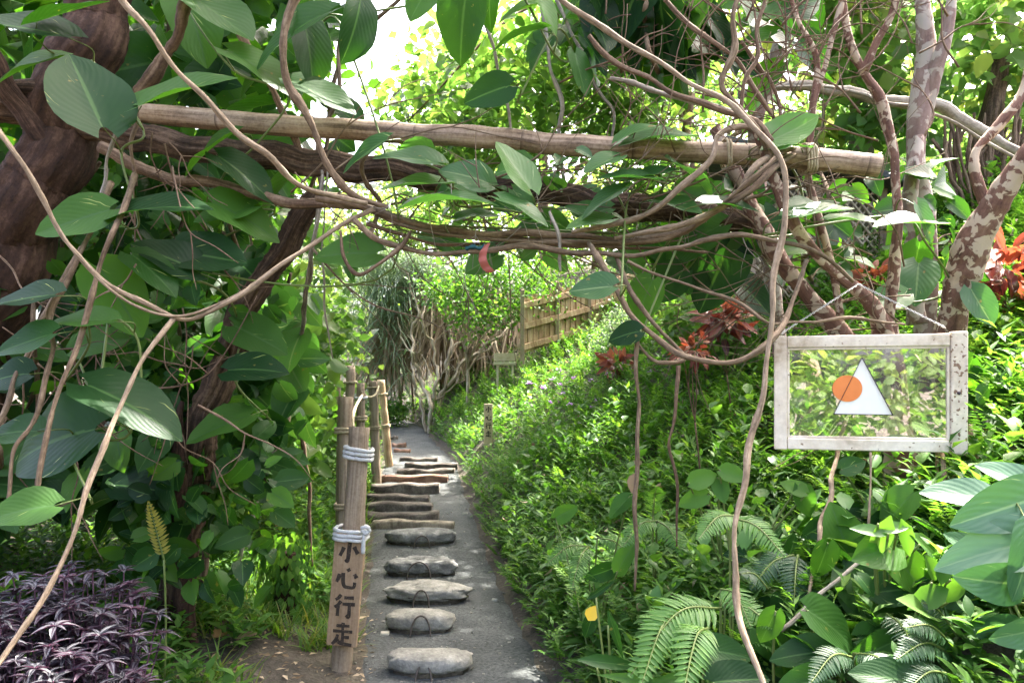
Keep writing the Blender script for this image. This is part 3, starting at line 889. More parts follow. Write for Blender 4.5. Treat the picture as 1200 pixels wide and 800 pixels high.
hs = thing('window_sign', 'old white window frame hung in the tree, its glass bearing a white triangle', 'sign', S(Wd / 2, 0))
AX = [uu, -nnv, vv]
lw, rw, tw, bwid = .052, .062, .052, .05
for (u0, u1, v0, v1, mt, dep) in ((0, lw, 0, Ht, 'white_paint', .032), (Wd - rw, Wd, -.004, Ht + .006, 'speckled', .036), (lw + .001, Wd - rw - .001, Ht - tw, Ht - .002, 'white_paint', .030), (lw + .001, Wd - rw - .001, 0.002, bwid, 'white_paint', .030)):
    mb = MB(); box(mb, S((u0 + u1) / 2, (v0 + v1) / 2), u1 - u0, dep, v1 - v0, axes=AX, jitter=.0006)
    mb.build('frame_rail', M[mt], hs, smooth=False)
mb = MB()
for (u0, u1, v0, v1) in ((lw + .001, lw + .011, bwid + .001, Ht - tw - .001), (Wd - rw - .011, Wd - rw - .001, bwid + .001, Ht - tw - .001), (lw + .012, Wd - rw - .012, bwid + .001, bwid + .010), (lw + .012, Wd - rw - .012, Ht - tw - .010, Ht - tw - .001)):
    box(mb, S((u0 + u1) / 2, (v0 + v1) / 2, .001), u1 - u0, .014, v1 - v0, axes=AX)
mb.build('glazing_bead', M['white_paint'], hs, smooth=False)
V = np.array([S(lw + .002, bwid + .002, -.004), S(Wd - rw - .002, bwid + .002, -.004), S(Wd - rw - .002, Ht - tw - .002, -.004), S(lw + .002, Ht - tw - .002, -.004)])
pane = link_mesh('glass_pane', V, [np.array([[0, 1, 2, 3]])], M['glass'], hs, smooth=False)
tri_ = [on_plane(1010, 419, .001), on_plane(977, 485, .001), on_plane(1046, 486, .001)]
V = np.vstack([tri_, [p - nnv * .003 for p in tri_]])
link_mesh('triangle', V, [np.array([[0, 1, 2], [5, 4, 3]])], M['tri'], pane, smooth=False)
mb = MB()
for a, b, r in ((tri_[0], tri_[1], .0012), (tri_[0], tri_[2], .0022), (tri_[1], tri_[2], .0022)):
    tube(mb, [a + nnv * .0045, (a + b) / 2 + nnv * .0045, b + nnv * .0045], r, per=2, ring=6, rough=0)
mb.build('triangle_outline', M['bolt'], pane)
cd = on_plane(993, 455, .0035); rd = 15.5 / F * 3.12
ang = np.linspace(0, 2 * PI, 49)[:-1]
V = np.vstack([[cd]] + [[cd + uu * rd * 1.04 * math.cos(a) + vv * rd * math.sin(a)] for a in ang])
link_mesh('disc', V, [np.array([[0, 1 + q, 1 + (q + 1) % 48] for q in range(48)])], M['disc'], pane, smooth=False)
mb = MB(); bc = S(Wd - rw * .55, Ht * .50, .019); tube(mb, [bc - nnv * .004, bc, bc + nnv * .005], .0065, per=2, ring=12, rough=0); mb.build('bolt', M['bolt'], hs)
mb = MB()
hook = P(1006, 333, 3.22)
for a, b in ((P(915, 391, 3.18), hook), (hook, P(1108, 384, 3.03))):
    for ph in (0, PI):
        pts = []
        for t in np.linspace(0, 1, 60):
            q = a + (b - a) * t
            pts.append(q + .004 * np.array([0, math.cos(t * 70 + ph), math.sin(t * 70 + ph)]))
        tube(mb, pts, .0016, per=1, ring=5, rough=0)
mb.build('hanging_wire', M['steel'], hs)

# ------------------------------------------------------------------ trellis and lianas
def liana(name, label, cat, pts, w, mat, D=3.0, group=None, per=9, nodes=.22, wob=.010, ring=9, twins=0, rough=.05, parent=None, lumpy=0.0, node_amp=.14, ridges=0.0, taper_end=.35):
    """Traced stem: pts (px, py[, D]); w: width in photo pixels, or (start, end)."""
    W = []
    for q in pts: W.append(P(q[0], q[1], q[2] if len(q) > 2 else D))
    W = np.array(W)
    w0, w1 = (w, w) if np.isscalar(w) else w
    thin = .72 if name in ('liana', 'hanging_root', 'branch', 'cane') else (.88 if mat.startswith('mottled') else 1.0)
    irr = 1 + (.20 * np.sin(np.arange(len(W)) * 2.3 + rng.random() * 6) if thin < 1 else 0)
    rad = np.linspace(w0, w1, len(W)) / 2 / F * W[:, 1] * thin * irr
    mb = MB()
    tube(mb, np.column_stack([W, rad]), None, per=per, ring=ring, nodes=nodes, wob=wob, rough=rough, lumpy=max(lumpy, .07 if thin < .8 else 0), node_amp=node_amp, ridges=ridges, taper_end=taper_end)
    for k in range(twins):       # strands twisting round the first
        c = spline(W, 5)
        s = np.linspace(0, 1, len(c))
        ph = rng.random() * 6.3
        o = np.stack([np.sin(s * 2 + ph) * 0, np.sin(s * (9 + 3 * k) + ph), np.cos(s * (8 - 2 * k) + ph)], 1) * float(rad.mean()) * (1.5 + .7 * k)
        tube(mb, np.column_stack([c + o, np.full(len(c), float(rad.mean()) * (.62 - .12 * k))]), None, per=2, ring=7, nodes=nodes, rough=rough)
    o = mb.build(name, M[mat], parent)
    if label: tag(o, label, cat, group)
    return o


liana('bamboo_pole', 'thick pale bamboo pole spanning the whole path overhead', 'bamboo pole',
      [(150, 131, 3.85), (280, 143, 3.75), (420, 153, 3.65), (560, 161, 3.55), (700, 172, 3.48), (860, 180, 3.4), (960, 187, 3.35), (1031, 195, 3.3)], (23, 26), 'bamboo', nodes=.52, wob=.003, ring=20, rough=.015, node_amp=.09, taper_end=0)
liana('woody_vine', 'thickest dark fibrous vine trunk lying across just below the bamboo pole', 'vine',
      [(-30, 122, 3.9), (80, 140, 3.85), (160, 160, 3.8), (280, 180, 3.78), (420, 196, 3.75), (520, 212, 3.75), (620, 224, 3.72), (720, 242, 3.7), (800, 247, 3.68), (880, 262, 3.66)], (30, 27), 'bark_dark', wob=.012, ring=40, per=16, nodes=0, rough=.03, lumpy=.14, ridges=.10, taper_end=0)
liana('woody_vine', 'dark bare limb entering above the fibrous vine trunk at the far left edge', 'branch',
      [(-40, 104, 3.75), (40, 108, 3.75), (110, 118, 3.8), (165, 134, 3.86)], (20, 24), 'bark_dark', nodes=0, ring=12, lumpy=.1)
liana('woody_vine', 'brown smooth branch under the fibrous vine trunk, running from the big trunk to the bundle', 'branch',
      [(118, 172, 3.6), (170, 198, 3.6), (250, 218, 3.58), (330, 234, 3.55), (420, 242, 3.5)], (14, 12), 'bark_brown', nodes=.3)
liana('liana', 'straight pale liana slanting from the top edge across the left leaves to the knot', 'liana',
      [(130, -25, 2.7), (145, 2, 2.72), (180, 44, 2.75), (240, 118, 2.85), (312, 182, 2.95), (362, 222, 3.05), (430, 238, 3.2)], (9, 10), 'liana', nodes=.3, node_amp=.25)
liana('liana', 'pale liana sagging in a wide bow between the left edge and the knot', 'liana',
      [(-20, 130, 2.75), (20, 185, 2.75), (50, 235, 2.8), (95, 300, 2.85), (150, 350, 2.9), (205, 371, 2.95), (250, 362, 3.0), (300, 335, 3.05), (350, 297, 3.1), (400, 263, 3.2), (440, 243, 3.25)], (7, 8), 'liana', nodes=.25, node_amp=.2, twins=1)
liana('liana', 'pale liana hanging from the low point of the bow down to the bottom left corner', 'liana',
      [(203, 374, 2.95), (165, 425, 2.8), (135, 490, 2.7), (108, 555, 2.6), (90, 615, 2.5), (60, 685, 2.4), (20, 745, 2.3), (-15, 800, 2.2), (-70, 900, 2.15)], (8, 9), 'liana', nodes=.25)
liana('liana', 'brown winding liana dropping from the top edge through an S bend to the knot', 'liana',
      [(360, -30, 3.0), (347, 0, 3.0), (331, 45, 3.02), (334, 90, 3.05), (352, 122, 3.08), (372, 160, 3.1), (388, 200, 3.15), (412, 228, 3.2), (455, 243, 3.25)], (13, 11), 'liana_tan', nodes=.2, node_amp=.2)
liana('liana', 'twisted bundle of brown lianas running along under the fibrous trunk', 'liana bundle',
      [(370, 232, 3.3), (420, 240, 3.3), (470, 259, 3.32), (540, 271, 3.35), (610, 275, 3.35), (690, 278, 3.35), (760, 279, 3.3), (800, 272, 3.25), (840, 250, 3.15), (885, 215, 3.1), (915, 190, 3.2), (940, 178, 3.4)], (13, 11), 'liana_tan', nodes=.22, twins=2)
liana('liana', 'long thin brown liana forming the lowest line of the overhead tangle', 'liana',
      [(415, 258, 3.2), (450, 285, 3.2), (520, 296, 3.22), (600, 291, 3.22), (700, 296, 3.2), (790, 295, 3.15), (830, 280, 3.1), (890, 277, 3.1), (960, 297, 3.15), (1000, 330, 3.2)], (9, 8), 'liana_tan', nodes=.2)
liana('liana', 'thin dark liana threaded between the bundle and the lowest line', 'liana',
      [(430, 262, 3.45), (500, 283, 3.45), (580, 285, 3.45), (660, 287, 3.42), (740, 289, 3.4), (830, 296, 3.4)], 6, 'bark_brown', nodes=.2)
liana('liana', 'long pale liana from the top edge down past the bamboo end to the ferns', 'liana',
      [(640, -25, 2.9), (665, 5, 2.88), (735, 52, 2.85), (805, 92, 2.8), (862, 128, 2.75), (900, 172, 2.7), (920, 225, 2.66), (914, 310, 2.62), (901, 380, 2.6), (890, 470, 2.55), (876, 560, 2.5), (860, 620, 2.45), (860, 690, 2.4), (878, 755, 2.3), (905, 830, 2.2), (930, 930, 2.15)], (8, 11), 'liana', nodes=.3, node_amp=.16)
liana('liana', 'beige liana looping down from the bamboo pole to the bundle at a slant', 'liana',
      [(893, 150, 3.3), (860, 148, 3.25), (840, 162, 3.2), (832, 188, 3.15), (805, 218, 3.15), (768, 242, 3.2), (730, 260, 3.25), (670, 272, 3.3)], (9, 10), 'liana', nodes=.25)
liana('liana', 'second beige liana slanting parallel behind the loop, ending at the mottled trunk', 'liana',
      [(930, 168, 3.4), (886, 196, 3.1), (865, 225, 3.12), (825, 252, 3.15), (775, 270, 3.2), (720, 279, 3.25)], (10, 10), 'liana', nodes=.25)
liana('liana', 'big hanging loop of brown liana in front of the red leaved plant', 'liana',
      [(690, 285, 3.2), (703, 305, 3.1), (724, 340, 3.05), (750, 382, 3.0), (792, 414, 2.95), (830, 427, 2.9), (868, 420, 2.86), (905, 396, 2.85), (930, 350, 3.0), (945, 305, 3.1)], (9, 10), 'liana_tan', nodes=.22)
liana('liana', 'inner strand of the hanging loop with fibrous roots', 'liana',
      [(722, 300, 3.2), (738, 335, 3.12), (760, 372, 3.08), (788, 404, 3.05), (798, 424, 3.0), (770, 424, 3.0), (745, 400, 3.02)], (8, 6), 'liana_tan', nodes=.2)
liana('liana', 'thin liana stretched from the lowest line towards the red plant and the window frame', 'liana',
      [(735, 306, 3.1), (790, 330, 3.1), (850, 350, 3.05), (895, 372, 3.0), (940, 378, 3.1), (1000, 374, 3.2), (1060, 380, 3.2)], 5, 'liana_tan', nodes=.2)
liana('hanging_root', 'straight thin brown root hanging from the loop over the bank', 'root',
      [(747, 395, 3.0), (745, 450, 3.0), (748, 520, 3.0), (746, 600, 3.0), (744, 692, 3.0)], (7, 6), 'liana_tan', nodes=.18, group=None)
liana('hanging_root', 'dark crooked root hanging below the middle of the loop', 'root',
      [(795, 428, 3.0), (792, 470, 3.0), (787, 510, 3.05), (792, 560, 3.1), (793, 640, 3.15)], (6, 4), 'bark_brown', nodes=.15, wob=.012)
liana('hanging_root', 'pale stem leaning below the window frame towards the lower ferns', 'root',
      [(992, 490, 3.42), (978, 545, 3.2), (966, 605, 2.9), (956, 660, 2.8), (946, 708, 2.7)], (8, 7), 'liana', nodes=.22)
liana('hanging_root', 'short pale root straight below the right half of the window frame', 'root', [(1098, 520, 3.2), (1097, 560, 3.2), (1094, 602, 3.2)], 6, 'liana', nodes=.2)
liana('hanging_root', 'pale root slanting from the frame corner down to the glossy plant', 'root',
      [(1102, 520, 3.1), (1110, 570, 3.0), (1124, 620, 2.9), (1141, 662, 2.8)], 7, 'liana', nodes=.2)
liana('hanging_root', 'thread-like wavy root below the middle of the window frame', 'root',
      [(1020, 530, 3.0), (1019, 570, 2.95), (1016, 600, 2.9), (1022, 650, 2.85), (1024, 690, 2.8), (1012, 745, 2.75)], 3.5, 'liana', nodes=0, wob=.008)
liana('hanging_root', 'thick brown stem curving out behind the right end of the window frame', 'root',
      [(1118, 470, 3.3), (1138, 482, 3.25), (1160, 505, 3.2), (1195, 528, 3.1), (1230, 540, 3.0)], (8, 9), 'liana_tan', nodes=.2)
liana('hanging_root', 'pale stem dropping from the right end of the frame to the glossy leaves', 'root',
      [(1136, 498, 3.1), (1146, 535, 3.05), (1158, 572, 3.0), (1180, 640, 2.9)], (8, 7), 'liana', nodes=.2)
liana('fallen_branch', 'thin grey dead stick lying at a slant over the lower ferns', 'branch', [(915, 738, 2.6), (965, 696, 2.65), (1005, 665, 2.7), (1042, 638, 2.75)], (6, 4), 'bark_grey', nodes=0)
liana('liana', 'straight tan cane slanting through the left leaves, thickest of three', 'liana',
      [(158, 205, 3.35), (138, 262, 3.0), (118, 315, 2.95), (100, 362, 2.9), (84, 415, 2.85), (67, 475, 2.8), (47, 545, 2.7), (40, 600, 2.65)], (9, 8), 'liana_tan', nodes=.25)
liana('liana', 'bent tan cane with a kink beside the large dark leaf', 'liana',
      [(130, 215, 3.4), (98, 290, 3.05), (76, 332, 3.0), (60, 370, 2.95), (56, 422, 2.9), (52, 460, 2.85), (35, 500, 2.8), (17, 530, 2.75), (8, 600, 2.7)], (10, 7), 'liana_tan', nodes=.25)
liana('liana', 'short tan cane leaving the left edge behind the oval leaves', 'liana', [(95, 290, 3.4), (62, 350, 3.25), (40, 395, 3.1), (20, 440, 3.0), (5, 480, 2.9), (-15, 530, 2.8)], 8, 'liana_tan', nodes=.25)
liana('liana', 'slim stem hanging beside the two top left leaves', 'liana', [(158, 118, 3.4), (160, 150, 3.4), (157, 185, 3.4), (160, 218, 3.4)], 6, 'liana_tan', nodes=.1)
liana('liana', 'pale broken twig leaning beside the big trunk', 'liana', [(138, 150, 3.3), (128, 190, 3.3), (116, 232, 3.25)], (7, 6), 'bark_grey', nodes=.15)
liana('liana', 'dark brown branch behind the S-bent liana', 'branch', [(270, 20, 3.7), (295, 62, 3.7), (318, 105, 3.7), (338, 150, 3.75), (360, 195, 3.75)], (14, 11), 'bark_brown', nodes=.2)
liana('liana', 'thick reddish branch forking from the big trunk at the top edge', 'branch', [(232, -20, 3.5), (215, 12, 3.5), (200, 50, 3.55), (185, 82, 3.6), (160, 110, 3.65)], (18, 22), 'bark_brown', nodes=.3)
liana('liana', 'vertical thin stem hanging from the top edge to the bamboo pole, middle one', 'liana',
      [(552, -20, 3.5), (568, 22, 3.5), (580, 62, 3.5), (590, 100, 3.5), (599, 155, 3.5)], (6, 5), 'bark_grey', nodes=.2)
liana('liana', 'wavy grey stem crossing behind the bamboo pole down to the fibrous trunk', 'liana',
      [(628, -20, 3.7), (640, 30, 3.7), (643, 75, 3.7), (655, 110, 3.7), (657, 160, 3.7), (660, 205, 3.7), (665, 225, 3.7)], (6, 7), 'bark_grey', nodes=.2)
liana('liana', 'thin stem curving beside the wavy one into the leaf cluster', 'liana', [(652, 0, 3.9), (668, 35, 3.9), (690, 80, 3.9), (708, 115, 3.9), (720, 135, 3.9), (716, 165, 3.9)], (6, 5), 'bark_grey', nodes=.2)
liana('liana', 'dark root stub hanging below the bundle in the middle', 'root', [(644, 248, 3.3), (650, 272, 3.25), (656, 292, 3.25), (657, 318, 3.25)], (5, 6), 'bark_grey', nodes=.1)
liana('liana', 'small root ring hanging under the knot', 'root', [(399, 270, 3.15), (404, 300, 3.15), (421, 318, 3.15), (448, 309, 3.15), (468, 290, 3.18), (482, 270, 3.2)], (5, 7), 'bark_brown', nodes=.1)
liana('hanging_root', 'bundle of thin aerial roots hanging from the knot to the tied canes', 'root', [(378, 205, 3.6), (374, 245, 3.6), (363, 310, 3.7), (354, 385, 4.4), (348, 455, 5.15)], (6, 7), 'bark_grey', nodes=.1, twins=2)
liana('cane', 'grey cane stake leaning left below the aerial roots', 'stake', [(350, 440, 5.2), (337, 482, 5.2), (322, 522, 5.2), (300, 590, 5.2), (275, 675, 5.2)], 8, 'bark_grey', nodes=.2)
liana('cane', 'brown cane stake standing upright below the aerial roots', 'stake', [(347, 440, 5.3), (353, 490, 5.3), (357, 525, 5.3), (362, 590, 5.3), (366, 665, 5.3)], 6, 'bark_brown', nodes=.2)
liana('liana', 'fine white string hanging from the roots over the bright shrubs', 'string', [(384, 200, 3.6), (380, 270, 3.7), (378, 340, 3.8), (390, 420, 4.0)], 3, 'bark_grey', nodes=0)
liana('branch', 'dark twig rising steeply in front of the pale bark stem', 'branch', [(905, 195, 3.2), (893, 160, 3.15), (866, 128, 3.1), (845, 100, 3.1), (862, 60, 3.1), (860, 20, 3.1), (872, -25, 3.1)], (11, 9), 'liana_tan', nodes=.18)
liana('branch', 'thin dark forked twig standing over the bamboo pole', 'branch', [(868, 130, 3.15), (872, 95, 3.15), (888, 62, 3.15), (890, 30, 3.15), (902, -20, 3.15)], (7, 6), 'bark_brown', nodes=.12)
liana('branch', 'brown branch crossing from the top edge to the stem crossing above the bamboo', 'branch', [(690, 42, 3.3), (705, 60, 3.3), (745, 88, 3.28), (778, 103, 3.25), (830, 124, 3.2), (880, 138, 3.15), (905, 165, 3.1)], (7, 10), 'bark_brown', nodes=.15)
liana('branch', 'pale knobby branch below the brown crossing branch', 'branch', [(715, 92, 3.4), (745, 98, 3.35), (790, 112, 3.3), (835, 124, 3.25), (868, 136, 3.2)], (6, 9), 'bark_grey', nodes=.1, node_amp=.3)
liana('branch', 'dark branch from the top edge past the dark hanging leaves', 'branch', [(765, -20, 3.4), (800, 22, 3.35), (830, 48, 3.3), (862, 72, 3.3), (888, 108, 3.3), (915, 150, 3.3)], (7, 8), 'bark_brown', nodes=.15)
liana('branch', 'grey twig from the dark leaves to the bamboo end', 'branch', [(868, 48, 3.4), (890, 78, 3.4), (905, 92, 3.4), (914, 130, 3.4), (905, 180, 3.3)], (6, 6), 'bark_brown', nodes=.12)
# twine binding the bamboo
for lab, px, py, D in (('twine loop tied round the bamboo pole near its pale crossing liana', 851, 181, 3.4), ('twine loop round the bamboo pole at the top left leaf', 158, 134, 3.84), ('grey lashing of twisted roots round the bamboo close to its free end', 946, 187, 3.36)):
    rope_wrap('twine', None, P(px, py, D), (1, 0, -.07), (0, -1, 0), .115, .115, .006, 2 if px != 946 else 4, 'rope_tan', tilt=.2)
    tag(bpy.context.scene.objects[-1] if False else COL.objects[-1], lab, 'twine')

# ------------------------------------------------------------------ mottled trees at right
def traced_tree(name, label, cat, base, stems, mat, group=None):
    t = thing(name, label, cat, base, group)
    for nm, pts, w, D in stems:
        liana(nm, None, None, pts, w, mat, D, parent=t, nodes=0, wob=.004, ring=14, rough=.03, lumpy=.06)
    return t


mt = traced_tree('mottled_tree', 'many-stemmed tree with peeling brown and cream bark behind the window frame', 'tree', P(1060, 600, 3.42),
    [('trunk', [(1062, 640, 3.42), (1058, 560, 3.42), (1050, 480, 3.44), (1040, 400, 3.46), (1030, 370, 3.46)], (44, 30), 3.4),
     ('stem', [(1045, 400, 3.4), (1022, 358, 3.36), (985, 325, 3.32), (950, 290, 3.3), (922, 245, 3.28), (903, 200, 3.25), (885, 150, 3.22)], (17, 15), 3.4),
     ('stem', [(1010, 420, 3.5), (975, 380, 3.5), (938, 335, 3.52), (905, 290, 3.55), (878, 240, 3.58), (856, 190, 3.6), (838, 150, 3.62)], (26, 20), 3.5),
     ('stem', [(1040, 390, 3.5), (1046, 330, 3.5), (1053, 262, 3.5), (1048, 200, 3.5), (1035, 125, 3.5), (1012, 82, 3.5), (994, 45, 3.5), (985, -20, 3.5)], (14, 11), 3.5),
     ('stem', [(1012, 84, 3.5), (1028, 50, 3.48), (1044, 15, 3.46), (1056, -25, 3.45)], (11, 9), 3.5),
     ('stem', [(985, 370, 3.4), (972, 300, 3.4), (955, 240, 3.4), (945, 190, 3.4), (952, 130, 3.4), (958, 70, 3.4), (935, 25, 3.4), (922, -20, 3.4)], (11, 7), 3.4),
     ('stem', [(950, 135, 3.4), (962, 90, 3.4), (972, 55, 3.4), (985, 10, 3.4), (988, -20, 3.4)], (8, 7), 3.4)], 'mottled')
traced_tree('mottled_tree', 'leaning single trunk of cream and rust bark at the right edge above the window frame', 'tree', P(1095, 430, 3.7),
    [('trunk', [(1090, 520, 3.72), (1102, 430, 3.7), (1118, 360, 3.65), (1134, 305, 3.6), (1158, 250, 3.5), (1192, 200, 3.4), (1235, 150, 3.3)], (46, 34), 3.6),
     ('stem', [(1160, 250, 3.5), (1143, 205, 3.5), (1145, 175, 3.5), (1172, 145, 3.5), (1196, 115, 3.5), (1206, 70, 3.5), (1215, -10, 3.5)], (14, 11), 3.5)], 'mottled')
traced_tree('pale_tree', 'pair of thick pale patchy stems rising behind the dark mottled ones', 'tree', P(1085, 330, 4.3),
    [('trunk', [(1082, 400, 4.3), (1086, 330, 4.3), (1080, 250, 4.3), (1074, 185, 4.3), (1078, 120, 4.3), (1086, 60, 4.3), (1078, -25, 4.3)], (30, 24), 4.3),
     ('stem', [(1082, 150, 4.3), (1095, 90, 4.25), (1108, 45, 4.2), (1118, -20, 4.2)], (18, 16), 4.2),
     ('stem', [(1075, 380, 4.2), (1068, 300, 4.2), (1068, 220, 4.2), (1078, 160, 4.25)], (22, 16), 4.2)], 'mottled_pale')
traced_tree('pale_tree', 'smooth lilac-grey stem leaning behind the bamboo end', 'tree', P(865, 330, 4.4),
    [('trunk', [(915, 420, 4.5), (905, 330, 4.5), (890, 240, 4.5), (886, 150, 4.5), (902, 95, 4.5), (916, 50, 4.5), (934, -25, 4.5)], (22, 20), 4.4)], 'mottled_pale')
liana('tree_limb', 'long grey-green limb lying across the trees from the bamboo to the right edge', 'limb',
      [(866, 112, 4.8), (905, 102, 4.8), (945, 100, 4.8), (1000, 111, 4.8), (1040, 118, 4.8), (1092, 122, 4.8), (1125, 140, 4.8), (1165, 164, 4.8), (1240, 205, 4.8)], (10, 17), 'bark_grey', nodes=0, wob=.01, lumpy=.06)
liana('branch', 'thin pale branch under the grey-green limb', 'branch', [(872, 110, 4.4), (925, 100, 4.4), (975, 103, 4.4), (1020, 117, 4.4), (1080, 125, 4.4), (1130, 153, 4.4), (1200, 190, 4.4)], (4, 6), 'bark_grey', nodes=.2)


def twig_spray(name, parent, n, win, D, mat, heading=(0, 1), seed=0, length=(.35, .9), r=.004, label=None, cat=None):
    """Fine bare twigs, each forking once or twice."""
    q = np.random.default_rng(seed)
    mb = MB()
    for _ in range(n):
        x, y = q.uniform(win[0], win[1]), q.uniform(win[2], win[3])
        p = P(x, y, q.uniform(*D))
        a = math.atan2(heading[1], heading[0]) + q.normal(0, .55)
        pts, ln = [p], q.uniform(*length)
        for k in range(5):
            a += q.normal(0, .30)
            p = p + np.array([math.cos(a), q.normal(0, .25), math.sin(a)]) * ln / 5
            pts.append(p)
        tube(mb, np.column_stack([pts, np.linspace(r * q.uniform(.7, 1.5), r * .4, 6)]), None, per=4, ring=5, rough=.1)
        for f in range(2):
            s = pts[q.integers(1, 4)]; b = a + q.choice([-1, 1]) * q.uniform(.5, 1.0); tp = [s]
            for k in range(3):
                b += q.normal(0, .25)
                s = s + np.array([math.cos(b), q.normal(0, .2), math.sin(b)]) * ln / 7
                tp.append(s)
            tube(mb, np.column_stack([tp, np.linspace(r * .7, r * .3, 4)]), None, per=4, ring=5, rough=.1)
    o = mb.build(name, M[mat], parent)
    if label: tag(o, label, cat)
    return o


twig_spray('twig_foliage', mt, 40, (850, 1130, -20, 170), (3.2, 3.6), 'bark_brown', seed=3)
twig_spray('twig_foliage', mt, 22, (860, 1080, 285, 390), (3.3, 3.7), 'liana_tan', (-1, .2), seed=4)
twig_spray('creeper', None, 30, (650, 930, -20, 190), (3.2, 3.9), 'bark_brown', (.6, .7), seed=5, label='tangle of thin bare creeper twigs over the bamboo between the leaves and the mottled stems', cat='creeper')
twig_spray('creeper', None, 46, (340, 900, 190, 300), (3.25, 3.75), 'liana_tan', (1, .05), seed=6, length=(.4, 1.1), r=.0042, label='fine creeper runners wound along the fibrous trunk and the bundle', cat='creeper')
twig_spray('creeper', None, 26, (380, 900, 200, 300), (3.2, 3.6), 'bark_grey', (0, -1), seed=8, length=(.12, .4), r=.0022, label='hair-thin rootlets dangling from the bundle over the path', cat='creeper')
twig_spray('creeper', None, 30, (-20, 250, 120, 520), (3.1, 3.8), 'bark_brown', (.4, -1), seed=9, length=(.3, .8), r=.0045, label='thin brown runners hanging among the heart leaves at the left', cat='creeper')
# ------------------------------------------------------------------ leaf helpers
def traced_leaf(mb, ends, cx, cy, Lp, ang, wp, D, tmpl=T_POTHOS, aspect=.80, droop=.16, dip=.0, petiole=True, rnd=None, flip=False):
    """A leaf centred on a photo pixel: length Lp and visible width wp in pixels, tip direction ang in degrees (90 = up)."""
    a = math.radians(ang)
    s = D / F
    t = np.array([math.cos(a), 0, math.sin(a)])
    ratio = min(1.0, wp / (aspect * Lp))
    roll = math.acos(ratio)
    u = np.array([-math.sin(a), 0, math.cos(a)])
    if u[2] < 0: u = -u
    if flip: u = -u
    nrm = np.array([0, -1., 0]) * math.cos(roll) + u * math.sin(roll)
    t = unit(t + np.array([rng.normal(0, .08), -dip + rng.normal(0, .22), rng.normal(0, .08)]))
    L = Lp * s
    pos = P(cx, cy, D) - t * L * .5
    put_leaves(mb, tmpl, pos, t, nrm, L, L * aspect * rng.uniform(.92, 1.06), droop + rng.normal(0, .09), rnd=rnd if rnd is not None else rng.random())
    if petiole and ends is not None: ends.append((pos + t * L * .02 - nrm * .004, t))


def join_stems(st, ends, back=.16, r=.0055):
    """One vine running behind the leaves, a petiole from it to each leaf."""
    pts = [e[0] + np.array([0, back, -.03]) - e[1] * .05 for e in ends]
    order = [int(np.argmin([q[0] for q in pts]))]
    left = set(range(len(pts))) - set(order)
    while left:
        k = min(left, key=lambda q: np.linalg.norm(pts[q] - pts[order[-1]]))
        order.append(k); left.remove(k)
    path = [np.append(pts[k] + rng.normal(0, .015, 3), r) for k in order]
    if len(path) < 2: path.append(np.append(path[0][:3] + [0, .05, -.2], r))
    c = tube(st, np.array(path), None, per=8, ring=6, rough=.05)
    for b, t in ends:
        e = c[np.argmin(np.linalg.norm(c - (b + np.array([0, back, -.03]) - t * .05), axis=1))]
        m = (b + e) / 2 - t * .04 + np.array([0, .01, .02])
        tube(st, [np.append(b, .0026), np.append(m, .003), np.append(e, .004)], None, per=5, ring=5, rough=0)


def plant(name, label, cat, leaves, mat, base=None, tmpl=T_POTHOS, group=None, aspect=.8, stem_mat='petiole', extra=None):
    c = np.mean([P(l[0], l[1], l[5]) for l in leaves], axis=0)
    t = thing(name, label, cat, c if base is None else base, group)
    mb, st, ends = MB(), MB(), []
    for l in leaves:
        kw = l[6] if len(l) > 6 else {}
        traced_leaf(mb, ends, *l[:6], **{'tmpl': tmpl, 'aspect': aspect, **kw})
    if ends: join_stems(st, ends)
    if extra: extra(mb, st)
    mb.build('foliage', M[mat], t)
    st.build('stem', M[stem_mat], t)
    return t


def ground_petioles(pt, every=1):
    """stems from each leaf base of a ground plant to the plant's foot"""
    def f(mb, st):
        for V in mb.V[::every]:
            b = V[len(T_POTHOS[0]) // 20]
            b = V[3] if len(V) > 6 else V[0]
            foot = np.array(pt) + rng.normal(0, .02, 3) * [1, 1, 0]
            mid = (b * .55 + foot * .45) + np.array([0, .03, .05])
            tube(st, [np.append(foot, .007), np.append(mid, .005), np.append(b, .004)], None, per=5, ring=6, rough=0)
    return f


def fill_leaves(n, x0, x1, y0, y1, d0, d1, len0, len1, tmpl=T_HEART, aspect=.8, keep=None):
    """Leaves spread through a volume given by a photo window and a depth range."""
    px, py, D = rng.uniform(x0, x1, n), rng.uniform(y0, y1, n), rng.uniform(d0, d1, n)
    if keep is not None:
        k = keep(px, py, D)
        px, py, D = px[k], py[k], D[k]
    n = len(px)
    pos = np.stack([(px - CX) / F * D, D, H + (CY - py) / F * D], 1)
    gz = ground_z(pos[:, 0], pos[:, 1])
    k = (pos[:, 2] > gz + .05) & ~in_beam(pos)
    pos = pos[k]; n = len(pos)
    az = rng.uniform(0, 2 * PI, n)
    tip = np.stack([np.cos(az), np.sin(az) * .7 - .25, rng.normal(-.5, .5, n)], 1)
    nrm = np.stack([rng.normal(.05, .5, n), rng.normal(-.5, .45, n), rng.uniform(-.1, 1.0, n)], 1)
    L = rng.uniform(len0, len1, n)
    return pos, tip, nrm, L, L * aspect * rng.uniform(.85, 1.1, n)


